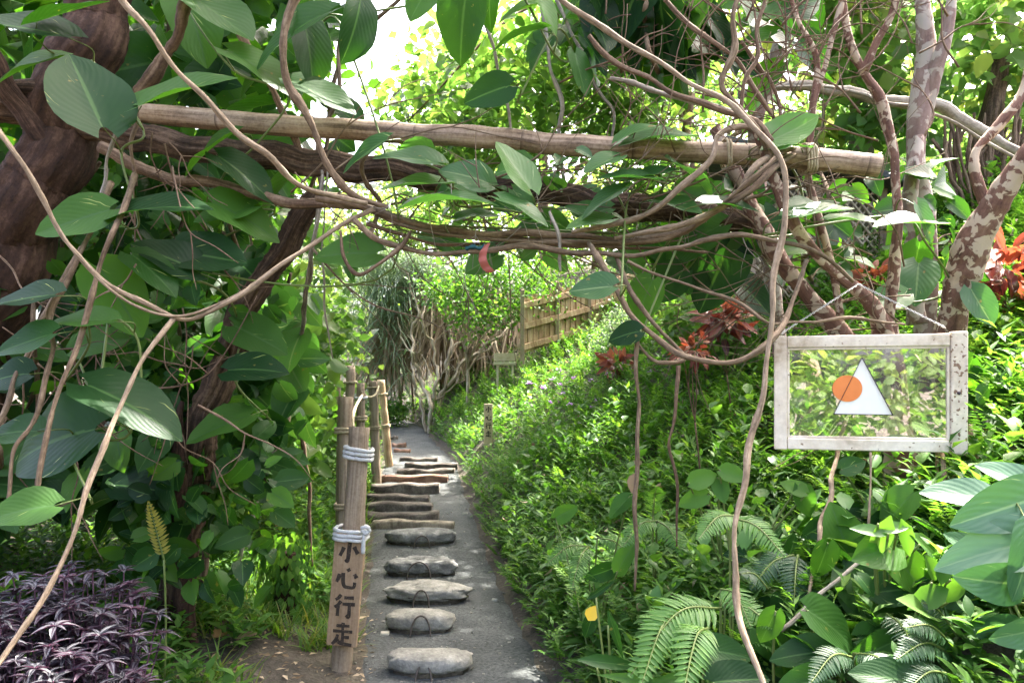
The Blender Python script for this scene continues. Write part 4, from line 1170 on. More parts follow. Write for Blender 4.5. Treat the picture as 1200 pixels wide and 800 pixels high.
def vine_wall(name, label, n, win, dep, ln, mat, stems=4, cat='climbing plant', keep=None, tmpl=T_HEART):
    pos, tip, nrm, L, W = fill_leaves(n, *win, *dep, *ln, tmpl=tmpl, keep=keep)
    t = thing(name, label, cat, [pos[:, 0].mean(), pos[:, 1].mean(), max(pos[:, 2].min() - .05, 0)])
    mb, st = MB(), MB()
    put_leaves(mb, tmpl, pos, tip, nrm, L, W, rng.uniform(.1, .35, len(pos)))
    mb.build('foliage', M[mat], t)
    cs = []
    for q in range(stems):
        sm = MB()
        x = rng.uniform(win[0], win[1]); D = rng.uniform(*dep)
        pts = []
        for yy in np.linspace(win[3] + 10, win[2] - 10, 7):
            x += rng.normal(0, (win[1] - win[0]) * .05)
            pts.append(P(x, yy, D + rng.normal(0, .08)))
        c = tube(sm, pts, .012, per=5, ring=7, nodes=.15)
        for k in rng.choice(len(pos), min(len(pos), 60), replace=False):
            dd = np.linalg.norm(c - pos[k], axis=1)
            if .05 < dd.min() < .3:
                e = c[dd.argmin()]
                tube(sm, [np.append(pos[k], .003), np.append((pos[k] + e) / 2 + [0, 0, .03], .0035), np.append(e, .0045)], None, per=4, ring=5, rough=0)
        sm.build('stem', M['liana_tan'], t)
    return t


# ------------------------------------------------------------------ big trunks at left
bt_ = thing('big_tree', 'massive reddish-brown trunk at the top left corner with a broad crown overhead', 'tree', (-3.0, 3.9, ground_z(-3.0, 3.9)))
liana('trunk', None, None, [(-150, 720, 4.2), (-90, 560, 4.1), (-40, 420, 4.0), (0, 320, 3.95), (35, 240, 3.9), (68, 160, 3.88), (98, 70, 3.86), (118, -10, 3.85), (150, -160, 3.8), (190, -420, 3.7)], (104, 54), 'bark_red', parent=bt_, nodes=0, wob=.02, ring=56, per=22, rough=.008, lumpy=.03, ridges=.06, taper_end=0)
liana('limb', None, None, [(60, 175, 3.8), (20, 120, 3.7), (-20, 60, 3.6), (-80, 10, 3.4)], (30, 20), 'bark_red', parent=bt_, nodes=0, ring=12, lumpy=.1)
liana('limb', None, None, [(120, 20, 3.85), (150, -60, 3.9), (220, -160, 4.0), (330, -300, 4.4)], (40, 24), 'bark_red', parent=bt_, nodes=0, ring=12, lumpy=.1)
lt = thing('leaning_trunk', 'dark shaggy trunk leaning from the overhead vines down to the left ground', 'tree', P(228, 552, 4.1))
liana('trunk', None, None, [(196, 800, 4.25), (206, 690, 4.2), (226, 560, 4.12), (240, 500, 4.1), (262, 430, 4.05), (290, 365, 4.0), (322, 308, 3.95), (350, 262, 3.9), (372, 228, 3.85)], (42, 22), 'bark_dark', parent=lt, nodes=0, wob=.012, ring=40, per=16, rough=.03, lumpy=.14, ridges=.14, taper_end=0)
liana('root', None, None, [(222, 780, 4.1), (214, 640, 4.05), (212, 560, 4.0), (206, 505, 3.98), (214, 470, 4.0)], (24, 8), 'bark_red', parent=lt, nodes=0, ring=10, lumpy=.15)

# ------------------------------------------------------------------ traced pothos leaves
plant('pothos', 'dark pothos with the two large leaves lying over the bamboo at the top left', 'climbing plant', [
    (100, 104, 118, 122, 76, 3.15, dict(droop=.10)), (219, 102, 116, 14, 56, 3.2, dict(droop=.2)), (85, 259, 84, 200, 62, 3.05), (188, 237, 106, 6, 44, 3.1),
    (20, 30, 110, 170, 50, 3.4), (84, 12, 90, 20, 34, 3.4), (30, 75, 80, 200, 40, 3.5)], 'pothos', group='pothos vines over the path')
plant('pothos', 'pothos with stacked flat oval leaves along the left edge above the large dark leaf', 'climbing plant', [
    (90, 374, 76, 178, 28, 2.95), (25, 349, 78, 185, 34, 2.9), (28, 402, 70, 200, 42, 2.85), (50, 515, 140, 195, 95, 3.0), (20, 597, 74, 190, 42, 2.5),
    (10, 505, 70, 175, 34, 2.85), (5, 440, 60, 185, 40, 3.0)], 'pothos', group='pothos vines over the path')
plant('pothos', 'pothos with a pale green backlit leaf and a drooping grey-green one beside the wide bow', 'climbing plant', [
    (142, 352, 92, 300, 62, 3.25, dict(rnd=.98)), (160, 474, 122, 345, 44, 2.95, dict(droop=.3)), (182, 318, 70, 330, 30, 3.2),
    (118, 400, 60, 20, 40, 3.3), (195, 300, 80, 150, 40, 3.3), (300, 430, 70, 10, 38, 3.6), (255, 498, 76, 200, 38, 3.7), (305, 395, 70, 340, 44, 3.8)], 'pothos', group='pothos vines over the path')
plant('pothos', 'pothos with broad dark leaves between the big trunk and the shaggy leaning trunk', 'climbing plant', [
    (246, 300, 88, 350, 54, 3.4), (262, 250, 70, 200, 40, 3.5), (292, 255, 84, 330, 48, 3.5, dict(rnd=.95)), (405, 295, 72, 190, 48, 3.3), (230, 30, 90, 290, 60, 3.8, dict(rnd=.9)),
    (255, 15, 110, 330, 56, 3.5), (335, 35, 110, 200, 62, 3.4), (310, 80, 90, 340, 44, 3.5), (380, 112, 84, 340, 42, 3.45), (365, 62, 80, 280, 40, 3.5), (290, 205, 80, 320, 36, 3.5),
    (240, 175, 80, 200, 34, 3.5)], 'pothos', group='pothos vines over the path')
plant('pothos', 'pothos hanging from the top edge in the middle with a holed round leaf', 'climbing plant', [
    (540, 32, 82, 262, 62, 3.3, dict(rnd=.5)), (492, 2, 52, 240, 46, 3.3), (571, 108, 56, 205, 46, 3.35), (604, 37, 66, 185, 16, 3.3), (640, 12, 60, 320, 34, 3.3),
    (613, 6, 60, 200, 26, 3.4), (680, 88, 52, 290, 32, 3.5), (700, 65, 50, 300, 30, 3.6), (418, 35, 80, 275, 26, 3.4), (570, -8, 70, 250, 44, 3.3)], 'pothos', group='pothos vines over the path')
plant('pothos', 'pale pothos with the upright folded yellow-green leaf in front of the bamboo pole', 'climbing plant', [
    (602, 193, 70, 112, 40, 3.25, dict(rnd=.99, droop=.0)), (545, 204, 60, 160, 42, 3.3), (475, 183, 78, 170, 34, 3.3), (527, 226, 102, 8, 26, 3.15), (485, 214, 80, 175, 24, 3.3),
    (616, 245, 66, 345, 26, 3.15), (425, 180, 66, 200, 32, 3.4), (560, 250, 50, 20, 20, 3.2), (690, 262, 56, 190, 22, 3.2)], 'pothos_pale', group='pothos vines over the path')
plant('pothos', 'pothos cluster on the middle of the bamboo with flat leaves below it', 'climbing plant', [
    (766, 158, 82, 175, 28, 3.35), (735, 205, 70, 175, 22, 3.2), (705, 190, 50, 200, 24, 3.25), (765, 203, 60, 10, 22, 3.3), (815, 205, 70, 350, 28, 3.35), (692, 338, 54, 185, 36, 2.9),
    (705, 235, 60, 195, 22, 3.2), (795, 240, 60, 340, 30, 3.3), (745, 150, 50, 30, 20, 3.3)], 'pothos_pale', group='pothos vines over the path')
plant('pothos', 'pothos with big deep-green leaves hanging behind the lowest liana near the mottled stems', 'climbing plant', [
    (800, 285, 90, 200, 56, 3.6), (838, 325, 90, 250, 70, 3.7), (790, 310, 80, 300, 60, 3.7), (880, 340, 70, 320, 50, 3.8), (858, 238, 66, 352, 24, 3.1), (752, 355, 58, 250, 42, 3.3),
    (730, 392, 40, 190, 30, 3.0), (775, 335, 60, 210, 50, 3.6), (905, 270, 60, 320, 44, 3.9), (845, 300, 90, 280, 70, 3.9), (742, 300, 50, 300, 34, 3.5)], 'pothos', group='pothos vines over the path')
plant('pothos', 'pothos with dark strap-like leaves hanging from the top edge above the crossing branches', 'climbing plant', [
    (735, 12, 90, 250, 60, 3.7), (775, 38, 96, 262, 44, 3.7), (803, 20, 96, 255, 60, 3.7), (832, 25, 80, 310, 56, 3.75), (852, 55, 70, 300, 44, 3.75), (765, 75, 90, 265, 26, 3.8),
    (790, 85, 80, 270, 22, 3.8), (815, 65, 80, 290, 44, 3.8), (700, 8, 70, 240, 40, 3.7), (880, 20, 80, 320, 44, 3.8), (905, 40, 60, 330, 34, 3.8), (745, 55, 70, 250, 34, 3.8)], 'pothos', group='pothos vines over the path')
plant('pothos', 'pothos with a bright upturned leaf on the free end of the bamboo pole', 'climbing plant', [
    (928, 156, 62, 20, 42, 3.2, dict(rnd=.98, droop=-.2)), (918, 168, 60, 185, 22, 3.2), (965, 248, 78, 8, 24, 3.1), (940, 240, 50, 185, 24, 3.2), (1062, 258, 78, 178, 24, 3.25), (1085, 262, 50, 300, 34, 3.3),
    (1000, 255, 56, 350, 20, 3.2), (1040, 350, 50, 200, 34, 3.6), (1075, 330, 60, 250, 44, 3.8), (1150, 360, 50, 290, 40, 3.5)], 'pothos_pale', group='pothos vines over the path')

# dense leaf walls at left
not_path = lambda px, py, D: (px < 395 - .25 * np.clip(py - 250, 0, 400) * .55)
vine_wall('climbing_philodendron', 'dense dark wall of big heart leaves filling the upper left behind the trunk', 420, (-160, 400, -120, 220), (4.1, 5.6), (.20, .42), 'pothos', 7)
vine_wall('climbing_philodendron', 'wall of medium heart leaves filling the left side behind the tan canes', 420, (-160, 330, 200, 560), (4.2, 5.6), (.14, .30), 'pothos', 7, keep=not_path)
vine_wall('climbing_philodendron', 'brighter heart leaved climber around the foot of the shaggy leaning trunk', 240, (130, 360, 330, 560), (4.4, 5.8), (.14, .28), 'pothos_pale', 3, keep=not_path)
vine_wall('climbing_philodendron', 'thicket of small green heart leaves behind the tan canes', 620, (-100, 330, 180, 590), (3.8, 5.2), (.08, .17), 'pothos', 4, keep=not_path)
vine_wall('climbing_philodendron', 'backlit yellow-green leaves showing between the leaning trunk and the aerial roots', 420, (150, 392, 250, 560), (5.0, 6.8), (.09, .2), 'canopy', 3, keep=lambda px, py, D: px < 392)
vine_wall('philodendron', 'heart leaves growing up around the foot of the leaning trunk', 150, (140, 330, 520, 690), (3.55, 4.15), (.07, .17), 'pothos', 0, 'plant')
vine_wall('climbing_philodendron', 'large heart leaves low behind the purple plants', 120, (-120, 200, 500, 600), (3.6, 4.4), (.16, .30), 'pothos', 2)
vine_wall('climbing_philodendron', 'sparse heart leaves and runners spread along the bundle over the path', 75, (400, 720, 175, 300), (3.35, 3.8), (.07, .19), 'pothos_pale', 1)
vine_wall('climbing_philodendron', 'dark heart leaves crowding the top edge above the bamboo pole', 70, (640, 940, -60, 75), (3.6, 4.3), (.14, .30), 'pothos', 2)
vine_wall('climbing_philodendron', 'small heart leaves tangled among the mottled stems over the window frame', 80, (760, 1120, 190, 318), (3.6, 4.2), (.08, .22), 'pothos', 2)

# ------------------------------------------------------------------ lower right leaves
ftR = P(1185, 760, 2.35); ftR[2] = ground_z(ftR[0], ftR[1])
plant('dumb_cane', 'large glossy pale-leaved plant at the right edge below the window frame', 'plant', [
    (1128, 577, 84, 160, 34, 2.35, dict(droop=.25)), (1175, 596, 120, 200, 66, 2.2), (1172, 640, 130, 190, 60, 2.15, dict(droop=.25)), (1168, 683, 96, 170, 56, 2.1), (1198, 742, 70, 200, 60, 2.05),
    (1195, 560, 90, 150, 40, 2.4), (1160, 735, 60, 190, 46, 2.2), (1110, 700, 50, 170, 30, 2.4), (1205, 660, 90, 250, 60, 2.1), (1135, 640, 60, 150, 30, 2.4)], 'cane_leaf', base=ftR, aspect=.58, extra=ground_petioles(ftR))


def ground_plant(label, leaves, mat='pothos', aspect=.7, tmpl=T_POTHOS, name='philodendron', group='broad leaved plants on the bank'):
    c = np.mean([P(l[0], l[1], l[5]) for l in leaves], axis=0)
    foot = np.array([c[0], c[1] + .12, float(ground_z(c[0], c[1] + .12))])
    return plant(name, label, 'plant', [(*l[:6], {'petiole': False, **(l[6] if len(l) > 6 else {})}) for l in leaves], mat, base=foot, aspect=aspect, tmpl=tmpl, group=group, extra=ground_petioles(foot))


ground_plant('dark heart leaved plant with a cream-streaked leaf under the frame below the leaning pale stem', [(990, 632, 86, 110, 66, 2.85), (964, 658, 46, 250, 36, 2.7), (1030, 625, 60, 60, 50, 2.9), (1010, 690, 84, 200, 66, 2.8), (1048, 700, 80, 330, 60, 2.8)])
ground_plant('broad dark leaves beside the grey dead stick at the bottom', [(980, 735, 84, 325, 42, 2.45), (1022, 764, 56, 210, 38, 2.4), (938, 765, 70, 190, 30, 2.45), (1035, 745, 60, 10, 34, 2.5)])
ground_plant('low dark leaves at the very bottom below the arching fern', [(850, 763, 60, 350, 34, 2.5), (900, 735, 44, 250, 30, 2.5), (870, 795, 70, 10, 36, 2.4), (940, 800, 60, 190, 36, 2.3), (1048, 792, 90, 175, 42, 2.15)])
ground_plant('small round leaves right under the short pale root', [(1048, 575, 34, 200, 28, 3.2), (1070, 600, 90, 20, 34, 3.0), (1085, 625, 80, 190, 40, 2.9), (1130, 612, 70, 350, 30, 3.0), (1095, 560, 40, 30, 30, 3.2), (1000, 545, 34, 20, 22, 3.1)])
ground_plant('two leaves on the bank beside the yellow fallen leaf', [(702, 672, 32, 200, 32, 3.6), (690, 735, 26, 250, 28, 3.3), (733, 652, 40, 60, 20, 3.5), (725, 594, 34, 220, 16, 3.6), (664, 600, 30, 30, 20, 4.2)])
ground_plant('broad leaf cluster at the right edge beside the mottled trunk foot', [(1172, 478, 60, 200, 40, 3.3), (1185, 492, 66, 350, 34, 3.2), (1155, 510, 44, 190, 30, 3.3), (1120, 545, 50, 20, 30, 3.3), (1180, 530, 60, 40, 40, 3.2), (1140, 440, 40, 150, 30, 3.5)])
ground_plant('bright lance-leaved seedling with five drooping leaflets below the frame', [(1032, 632, 62, 245, 26, 2.5), (1062, 630, 46, 285, 22, 2.5), (1020, 621, 44, 175, 14, 2.5), (1088, 640, 54, 320, 18, 2.5), (1048, 618, 40, 20, 12, 2.5)], 'fern', aspect=.42, tmpl=T_OVAL)
ground_plant('ragged leaved young plant on the bank above the bright fern', [(945, 588, 42, 300, 34, 3.1), (930, 570, 30, 150, 20, 3.1), (825, 560, 36, 20, 24, 3.2), (812, 585, 36, 200, 24, 3.2), (845, 575, 30, 280, 24, 3.2), (860, 556, 34, 340, 22, 3.2)], 'cover', tmpl=T_HEART)
ground_plant('long dark blade leaves in the bottom middle at the path edge', [(720, 776, 90, 352, 15, 2.5, dict(droop=.3)), (760, 772, 90, 50, 16, 2.45, dict(droop=.2)), (790, 795, 90, 20, 15, 2.4, dict(droop=.3)), (722, 745, 60, 290, 13, 2.6), (745, 795, 80, 165, 14, 2.4, dict(droop=.3)), (705, 690, 44, 30, 14, 2.8)], 'pothos', aspect=.2, tmpl=T_LANCE, name='cordyline')
ground_plant('glossy small rosette plant between the dumb cane and the dark fern', [(1092, 665, 36, 110, 20, 2.3), (1106, 668, 34, 70, 20, 2.3), (1080, 712, 60, 150, 20, 2.3), (1088, 700, 50, 200, 24, 2.3), (1115, 690, 44, 30, 26, 2.3), (1100, 735, 30, 100, 26, 2.3)], 'cover', aspect=.6, tmpl=T_OVAL)
# filler of heart leaves over the shaded lower right bank
for lab, win, dep, n in (('mass of shaded heart leaves low on the bank under the window frame', (860, 1210, 560, 830), (2.5, 3.3), 240), ('shaded leaf mass at the right edge below the leaning mottled trunk', (1090, 1260, 400, 640), (3.2, 4.2), 120)):
    nearground = lambda px, py, D: ((H + (CY - py) / F * D) - ground_z((px - CX) / F * D, D) < .42)
    vine_wall('philodendron', lab, n, win, dep, (.08, .22), 'pothos', 0, 'plant', keep=nearground)


# ------------------------------------------------------------------ ferns
def frond(mb, st, a, b, width, arch=.15, npair=22, twist=0.0, face=(0, -.6, .8), pin=.34):
    a, b = np.asarray(a, float), np.asarray(b, float)
    L = np.linalg.norm(b - a)
    m = (a + b) / 2 + np.array([0, 0, arch * L])
    c = spline([a, m, b], 12)
    tube(st, np.column_stack([c, np.linspace(.005, .0015, len(c))]), None, per=1, ring=5, rough=0)
    s = np.linspace(.10, .99, npair)
    T = np.gradient(c, axis=0)
    pos = np.stack([np.interp(s, np.linspace(0, 1, len(c)), c[:, k]) for k in range(3)], 1)
    tg = unit(np.stack([np.interp(s, np.linspace(0, 1, len(c)), T[:, k]) for k in range(3)], 1))
    f = np.asarray(face, float)
    n = unit(f - tg * (tg @ f)[:, None])
    sd = np.cross(n, tg)
    ln = width / 2 * np.sin(PI * np.clip(s * .93 + .06, 0, 1) ** .75) ** .8 + .004
    for sg_ in (-1, 1):
        dirn = unit(sd * sg_ + tg * .42 - n * .12 + rng.normal(0, .05, pos.shape))
        put_leaves(mb, T_LANCE, pos, dirn, n, ln * rng.uniform(.9, 1.08, npair), np.maximum(L / npair * .85, .004) * np.ones(npair), .16, rnd=np.clip(.5 + rng.normal(0, .2, npair), 0, 1))


def fern(label, fronds, mat='fern', group='ferns on the bank'):
    a0 = np.mean([P(*f[0]) for f in fronds], axis=0)
    t = thing('fern', label, 'fern', (a0[0], a0[1], min(a0[2], float(ground_z(a0[0], a0[1])) + .02)), group)
    mb, st = MB(), MB()
    for f in fronds:
        a, b = P(*f[0]), P(*f[1])
        frond(mb, st, a, b, f[2] / F * f[0][2], **(f[3] if len(f) > 3 else {}))
    for f in fronds[:3]:
        a = P(*f[0])
        tube(st, [np.append(a, .005), np.append((a + np.array(t.location)) / 2 + [0, .02, .02], .005), np.append(np.array(t.location), .006)], None, per=4, ring=5, rough=0)
    mb.build('foliage', M[mat], t); st.build('stem', M['petiole'], t)


fern('bright green fern with two arching fronds crossing the long pale liana', [((862, 604, 2.75), (818, 632, 2.6), 38), ((856, 606, 2.75), (920, 652, 2.6), 42)])
fern('large light fern frond drooping towards the bottom middle', [((845, 712, 2.6), (738, 792, 2.35), 66, dict(arch=.2, npair=26)), ((850, 706, 2.6), (905, 735, 2.5), 40), ((845, 690, 2.65), (880, 735, 2.5), 46, dict(arch=.25))])
fern('second light fern beside the large drooping frond, lower and fuller', [((800, 720, 2.6), (752, 800, 2.3), 60, dict(arch=.2)), ((830, 735, 2.5), (800, 815, 2.2), 60, dict(arch=.2))])
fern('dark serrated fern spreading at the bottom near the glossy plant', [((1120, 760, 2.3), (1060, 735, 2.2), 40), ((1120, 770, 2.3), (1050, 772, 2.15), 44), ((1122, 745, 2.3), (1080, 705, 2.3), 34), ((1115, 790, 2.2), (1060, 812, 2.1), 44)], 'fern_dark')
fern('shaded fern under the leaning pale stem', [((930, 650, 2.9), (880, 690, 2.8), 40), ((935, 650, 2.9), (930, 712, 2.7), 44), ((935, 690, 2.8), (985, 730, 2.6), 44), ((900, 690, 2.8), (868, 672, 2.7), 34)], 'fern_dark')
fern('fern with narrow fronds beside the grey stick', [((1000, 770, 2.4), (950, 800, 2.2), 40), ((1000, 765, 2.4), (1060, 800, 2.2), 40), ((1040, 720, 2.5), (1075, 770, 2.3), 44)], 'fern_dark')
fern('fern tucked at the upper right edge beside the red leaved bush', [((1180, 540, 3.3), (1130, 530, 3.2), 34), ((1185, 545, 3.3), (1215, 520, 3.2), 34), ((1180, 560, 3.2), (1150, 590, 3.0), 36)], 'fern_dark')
fern('small golden fern frond standing upright at the left in front of the dark leaves', [((192, 655, 3.5), (174, 588, 3.45), 24, dict(arch=.0, npair=16, face=(0, -1, .2)))], 'fern_gold', group=None)
fern('small fern at the path edge below the bank', [((690, 640, 3.9), (640, 662, 3.7), 30), ((690, 640, 3.9), (670, 690, 3.6), 32), ((700, 630, 3.9), (745, 660, 3.7), 30)])
fern('low fern halfway up the bank beside the straight thin root', [((770, 610, 3.6), (730, 640, 3.4), 34), ((770, 610, 3.6), (800, 650, 3.4), 34), ((765, 605, 3.6), (770, 570, 3.5), 28)])

# ------------------------------------------------------------------ ground cover
def fronds_cover(mb, base, az, length, lift, npair, lw=.30, droop=.9):
    """Many pinnate fronds at once: base (N,3)."""
    N = len(base)
    s = np.linspace(.18, 1, npair)
    dx, dy = np.cos(az), np.sin(az)
    hor = length[:, None] * (s[None] * .85)
    z = length[:, None] * (lift[:, None] * s[None] - droop * .55 * s[None] ** 2)
    pos = np.stack([base[:, 0, None] + dx[:, None] * hor, base[:, 1, None] + dy[:, None] * hor, base[:, 2, None] + z], -1)
    tz = lift[:, None] - droop * 1.1 * s[None]
    tg = unit(np.stack([np.broadcast_to(dx[:, None] * .85, tz.shape), np.broadcast_to(dy[:, None] * .85, tz.shape), tz], -1))
    sd = unit(np.cross(tg, np.array([0, 0, 1.])))
    nn = np.cross(sd, tg)
    ll = length[:, None] * lw * np.sin(PI * np.clip(s * .82 + .14, 0, 1))[None]
    r = np.clip(rng.random(N)[:, None] + rng.normal(0, .12, (N, npair)), 0, 1)
    for sg_ in (-1, 1):
        d = sd * sg_ + tg * .55 + rng.normal(0, .10, pos.shape)
        put_leaves(mb, T_COVER, pos.reshape(-1, 3), d.reshape(-1, 3), (nn + rng.normal(0, .15, pos.shape)).reshape(-1, 3), ll.ravel(), ll.ravel() * .30, .2, rnd=r.ravel())
    put_leaves(mb, T_COVER, pos[:, -1], tg[:, -1], nn[:, -1], ll[:, 0] * 1.2, ll[:, 0] * .4, .2, rnd=r[:, 0])


def lance_plants(mb, base, height, nleaf, ratio=.42, wid=.3, tmpl=None):
    N = len(base)
    lean = rng.normal(0, .22, (N, 2))
    k = np.arange(nleaf)
    for i_ in k:
        h = (.25 + .75 * (i_ + .5) / nleaf) * np.ones(N)
        az = i_ * 2.4 + rng.random(N) * 1.2
        pos = base + np.stack([lean[:, 0] * height * h ** 2, lean[:, 1] * height * h ** 2, height * h], 1)
        el = .1 + .75 * h + rng.normal(0, .2, N)
        tip = np.stack([np.cos(az) * np.cos(el), np.sin(az) * np.cos(el), np.sin(el)], 1)
        nrm = np.stack([-np.cos(az) * np.sin(el), -np.sin(az) * np.sin(el), np.cos(el)], 1)
        L = height * ratio * (1.15 - .5 * h) * rng.uniform(.8, 1.2, N)
        put_leaves(mb, tmpl or T_COVER, pos, tip, nrm, L, L * wid, .25)


T_COVER = (np.array([[0, 0, 0], [.4, -.5, .15], [.45, 0, 0], [.4, .5, .15], [1, 0, -.03]], float), np.array([[0, 1, 2], [0, 2, 3], [1, 4, 2], [2, 4, 3]]),
           np.array([[0, .5], [.4, 0], [.45, .5], [.4, 1], [1, .5]], float))


def scatter_right(n, y0, y1, dmax, power=1.4, dmin=0.02):
    u = rng.random(n)
    Y = (y0 ** (1 - power) + u * (y1 ** (1 - power) - y0 ** (1 - power))) ** (1 / (1 - power))
    d = dmin + rng.random(n) ** 1.1 * np.broadcast_to(dmax, n)
    X = lerp(Y, PATH_C) + lerp(Y, PATH_H) + d
    return X, Y, d


def in_view(X, Y, m=.12):
    px = CX + X / np.maximum(Y, .1) * F
    notice = (np.abs(px - 572) < 11) & (Y < Dn + .05) & (Y > Dn - 1.9)          # kept clear before the little notice
    return (np.abs(X / np.maximum(Y, .1)) < .69 + m) & ~notice


X, Y, d = scatter_right(9500, 2.6, 17, 5.5, 1.35)
k = in_view(X, Y) & (np.hypot(X, Y) > 2.6); X, Y, d = X[k], Y[k], d[k]
base = np.stack([X, Y, ground_z(X, Y) - .02], 1)
mb = MB()
away = rng.uniform(0, 2 * PI, len(X))
away = np.where(rng.random(len(X)) < .55, PI + rng.normal(0, .8, len(X)) + .5, away)     # most fronds lean downhill to the path
fronds_cover(mb, base, away, rng.uniform(.14, .32, len(X)) * (1 - .25 * (d < .25)), rng.uniform(.7, 1.6, len(X)), 16, .24)
tag(mb.build('ferny_ground_cover', M['cover'], origin=(0, 0, 0)), 'ferny green cover growing all over the bank', 'ground cover', kind='stuff')
X, Y, d = scatter_right(5600, 2.6, 17, 5.5, 1.35)
k = in_view(X, Y) & (np.hypot(X, Y) > 2.6); X, Y, d = X[k], Y[k], d[k]
base = np.stack([X, Y, ground_z(X, Y) - .02], 1)
mb = MB()
lance_plants(mb, base, rng.uniform(.15, .42, len(X)), 15, .33)
tag(mb.build('leafy_ground_cover', M['cover'], origin=(0, 0, 0)), 'leafy green weeds mixed into the cover of the bank', 'ground cover', kind='stuff')
X, Y, d = scatter_right(420, 2.8, 15, 5, 1.4)
k = in_view(X, Y) & (np.hypot(X, Y) > 2.8); X, Y, d = X[k], Y[k], d[k]
base = np.stack([X, Y, ground_z(X, Y) - .02], 1)
mb = MB(); lance_plants(mb, base, rng.uniform(.25, .5, len(X)), 9, .28, .72, T_HEART_S)
tag(mb.build('leafy_ground_cover', M['fern'], origin=(0, 0, 0)), 'scattered round-leaved weeds standing out of the cover of the bank', 'ground cover', kind='stuff')
X, Y, d = scatter_right(700, 2.8, 15, 5, 1.4)
k = in_view(X, Y) & (np.hypot(X, Y) > 2.8); X, Y = X[k], Y[k]; n = len(X)
a = rng.uniform(0, 6.3, n)
mb = MB(); put_leaves(mb, T_OVAL, np.stack([X, Y, ground_z(X, Y) + rng.uniform(.08, .3, n)], 1), np.stack([np.cos(a), np.sin(a), rng.normal(-.4, .5, n)], 1), rng.normal(0, 1, (n, 3)), rng.uniform(.03, .09, n), rng.uniform(.012, .04, n), .3)
tag(mb.build('leaf_litter', M['dead'], origin=(0, 0, 0)), 'dead leaves and bits caught in the green of the bank', 'leaf litter', kind='stuff')
X = rng.uniform(1.25, 2.6, 520); Y = rng.uniform(1.55, 2.9, 520)
k = np.hypot(X, Y) > 2.15; X, Y = X[k], Y[k]
base = np.stack([X, Y, ground_z(X, Y) - .02], 1)
mb = MB(); lance_plants(mb, base, rng.uniform(.12, .26, len(X)), 12, .45, .42, T_OVAL)
tag(mb.build('leafy_ground_cover', M['cover'], origin=(0, 0, 0)), 'low leaves covering the soil at the lower right corner', 'ground cover', kind='stuff')
Y = rng.uniform(Dn - 2, Dn - .05, 160); X = (572 + rng.uniform(-16, 16, 160) - CX) / F * Y
mb = MB(); lance_plants(mb, np.stack([X, Y, ground_z(X, Y) - .02], 1), rng.uniform(.05, .11, 160), 10, .6, .4)
tag(mb.build('leafy_ground_cover', M['cover'], origin=(0, 0, 0)), 'short creeping green in front of the small notice', 'ground cover', kind='stuff')
# left side ground cover
n = 3600
Y = 3.0 + 13 * rng.random(n) ** 1.3
d = .05 + rng.random(n) * 3.2
X = lerp(Y, PATH_C) - lerp(Y, PATH_H) - d
k = in_view(X, Y) & ((Y > 5.0) | (d > .75 + .25 * np.sin(Y * 7)))
X, Y = X[k], Y[k]
base = np.stack([X, Y, ground_z(X, Y) - .02], 1)
mb = MB()
lance_plants(mb, base, rng.uniform(.12, .30, len(X)), 11, .5, .4)
tag(mb.build('leafy_undergrowth', M['cover'], origin=(0, 0, 0)), 'low leafy undergrowth on the ground behind the rope posts', 'ground cover', kind='stuff')


def grass(X, Y, hmin, hmax, blades):
    N = len(X)
    mb = MB()
    Xb, Yb = np.repeat(X, blades) + rng.normal(0, .03, N * blades), np.repeat(Y, blades) + rng.normal(0, .03, N * blades)
    base = np.stack([Xb, Yb, ground_z(Xb, Yb) - .01], 1)
    az = rng.uniform(0, 2 * PI, N * blades)
    el = rng.uniform(.7, 1.4, N * blades)
    tip = np.stack([np.cos(az) * np.cos(el), np.sin(az) * np.cos(el), np.sin(el)], 1)
    nrm = np.stack([-np.cos(az) * np.sin(el), -np.sin(az) * np.sin(el), np.cos(el)], 1)
    L = rng.uniform(hmin, hmax, N * blades)
    put_leaves(mb, T_BLADE, base, tip, nrm, L, L * .055 + .002, rng.uniform(.15, .6, N * blades))
    return mb


n = 1500
Y = 3.2 + 8 * rng.random(n) ** 1.5
d = .04 + rng.random(n) ** 1.2 * 1.9
X = lerp(Y, PATH_C) - lerp(Y, PATH_H) - d
bare = np.exp(-(((X + 1.55) / .42) ** 2 + ((Y - 4.05) / .38) ** 2))
k = (rng.random(n) > bare * 1.1) & ((Y > 4.35) | (d > .5)); X, Y = X[k], Y[k]
tag(grass(X, Y, .07, .24, 14).build('grass', M['grass'], origin=(0, 0, 0)), 'bright grass at the left side of the path', 'grass', kind='stuff')
# litter: crumbs, twigs and dead leaves on the bare soil
n = 900
Y = rng.uniform(3.0, 5.2, n); X = -.75 - rng.random(n) * 1.6
mb = MB()
p = np.stack([X, Y, ground_z(X, Y) + .006], 1)
az = rng.uniform(0, 6.3, n)
put_leaves(mb, T_COVER, p, np.stack([np.cos(az), np.sin(az), rng.normal(.05, .1, n)], 1), np.stack([rng.normal(0, .3, n), rng.normal(0, .3, n), np.ones(n)], 1), rng.uniform(.02, .07, n), rng.uniform(.006, .03, n), .1)
tag(mb.build('leaf_litter', M['dead'], origin=(0, 0, 0)), 'dead leaf litter over the bare soil beside the sign post', 'leaf litter', kind='stuff')
n = 420
Y = 3.4 + 8 * rng.random(n) ** 1.6
X = lerp(Y, PATH_C) + (rng.random(n) * 2 - 1) * lerp(Y, PATH_H)
mb = MB()
for x, y in zip(X, Y):
    s = rng.uniform(.004, .012)
    box(mb, (x, y, float(zpath(y)) + .014), s * 1.5, s * 1.2, s * .8, jitter=s * .15)
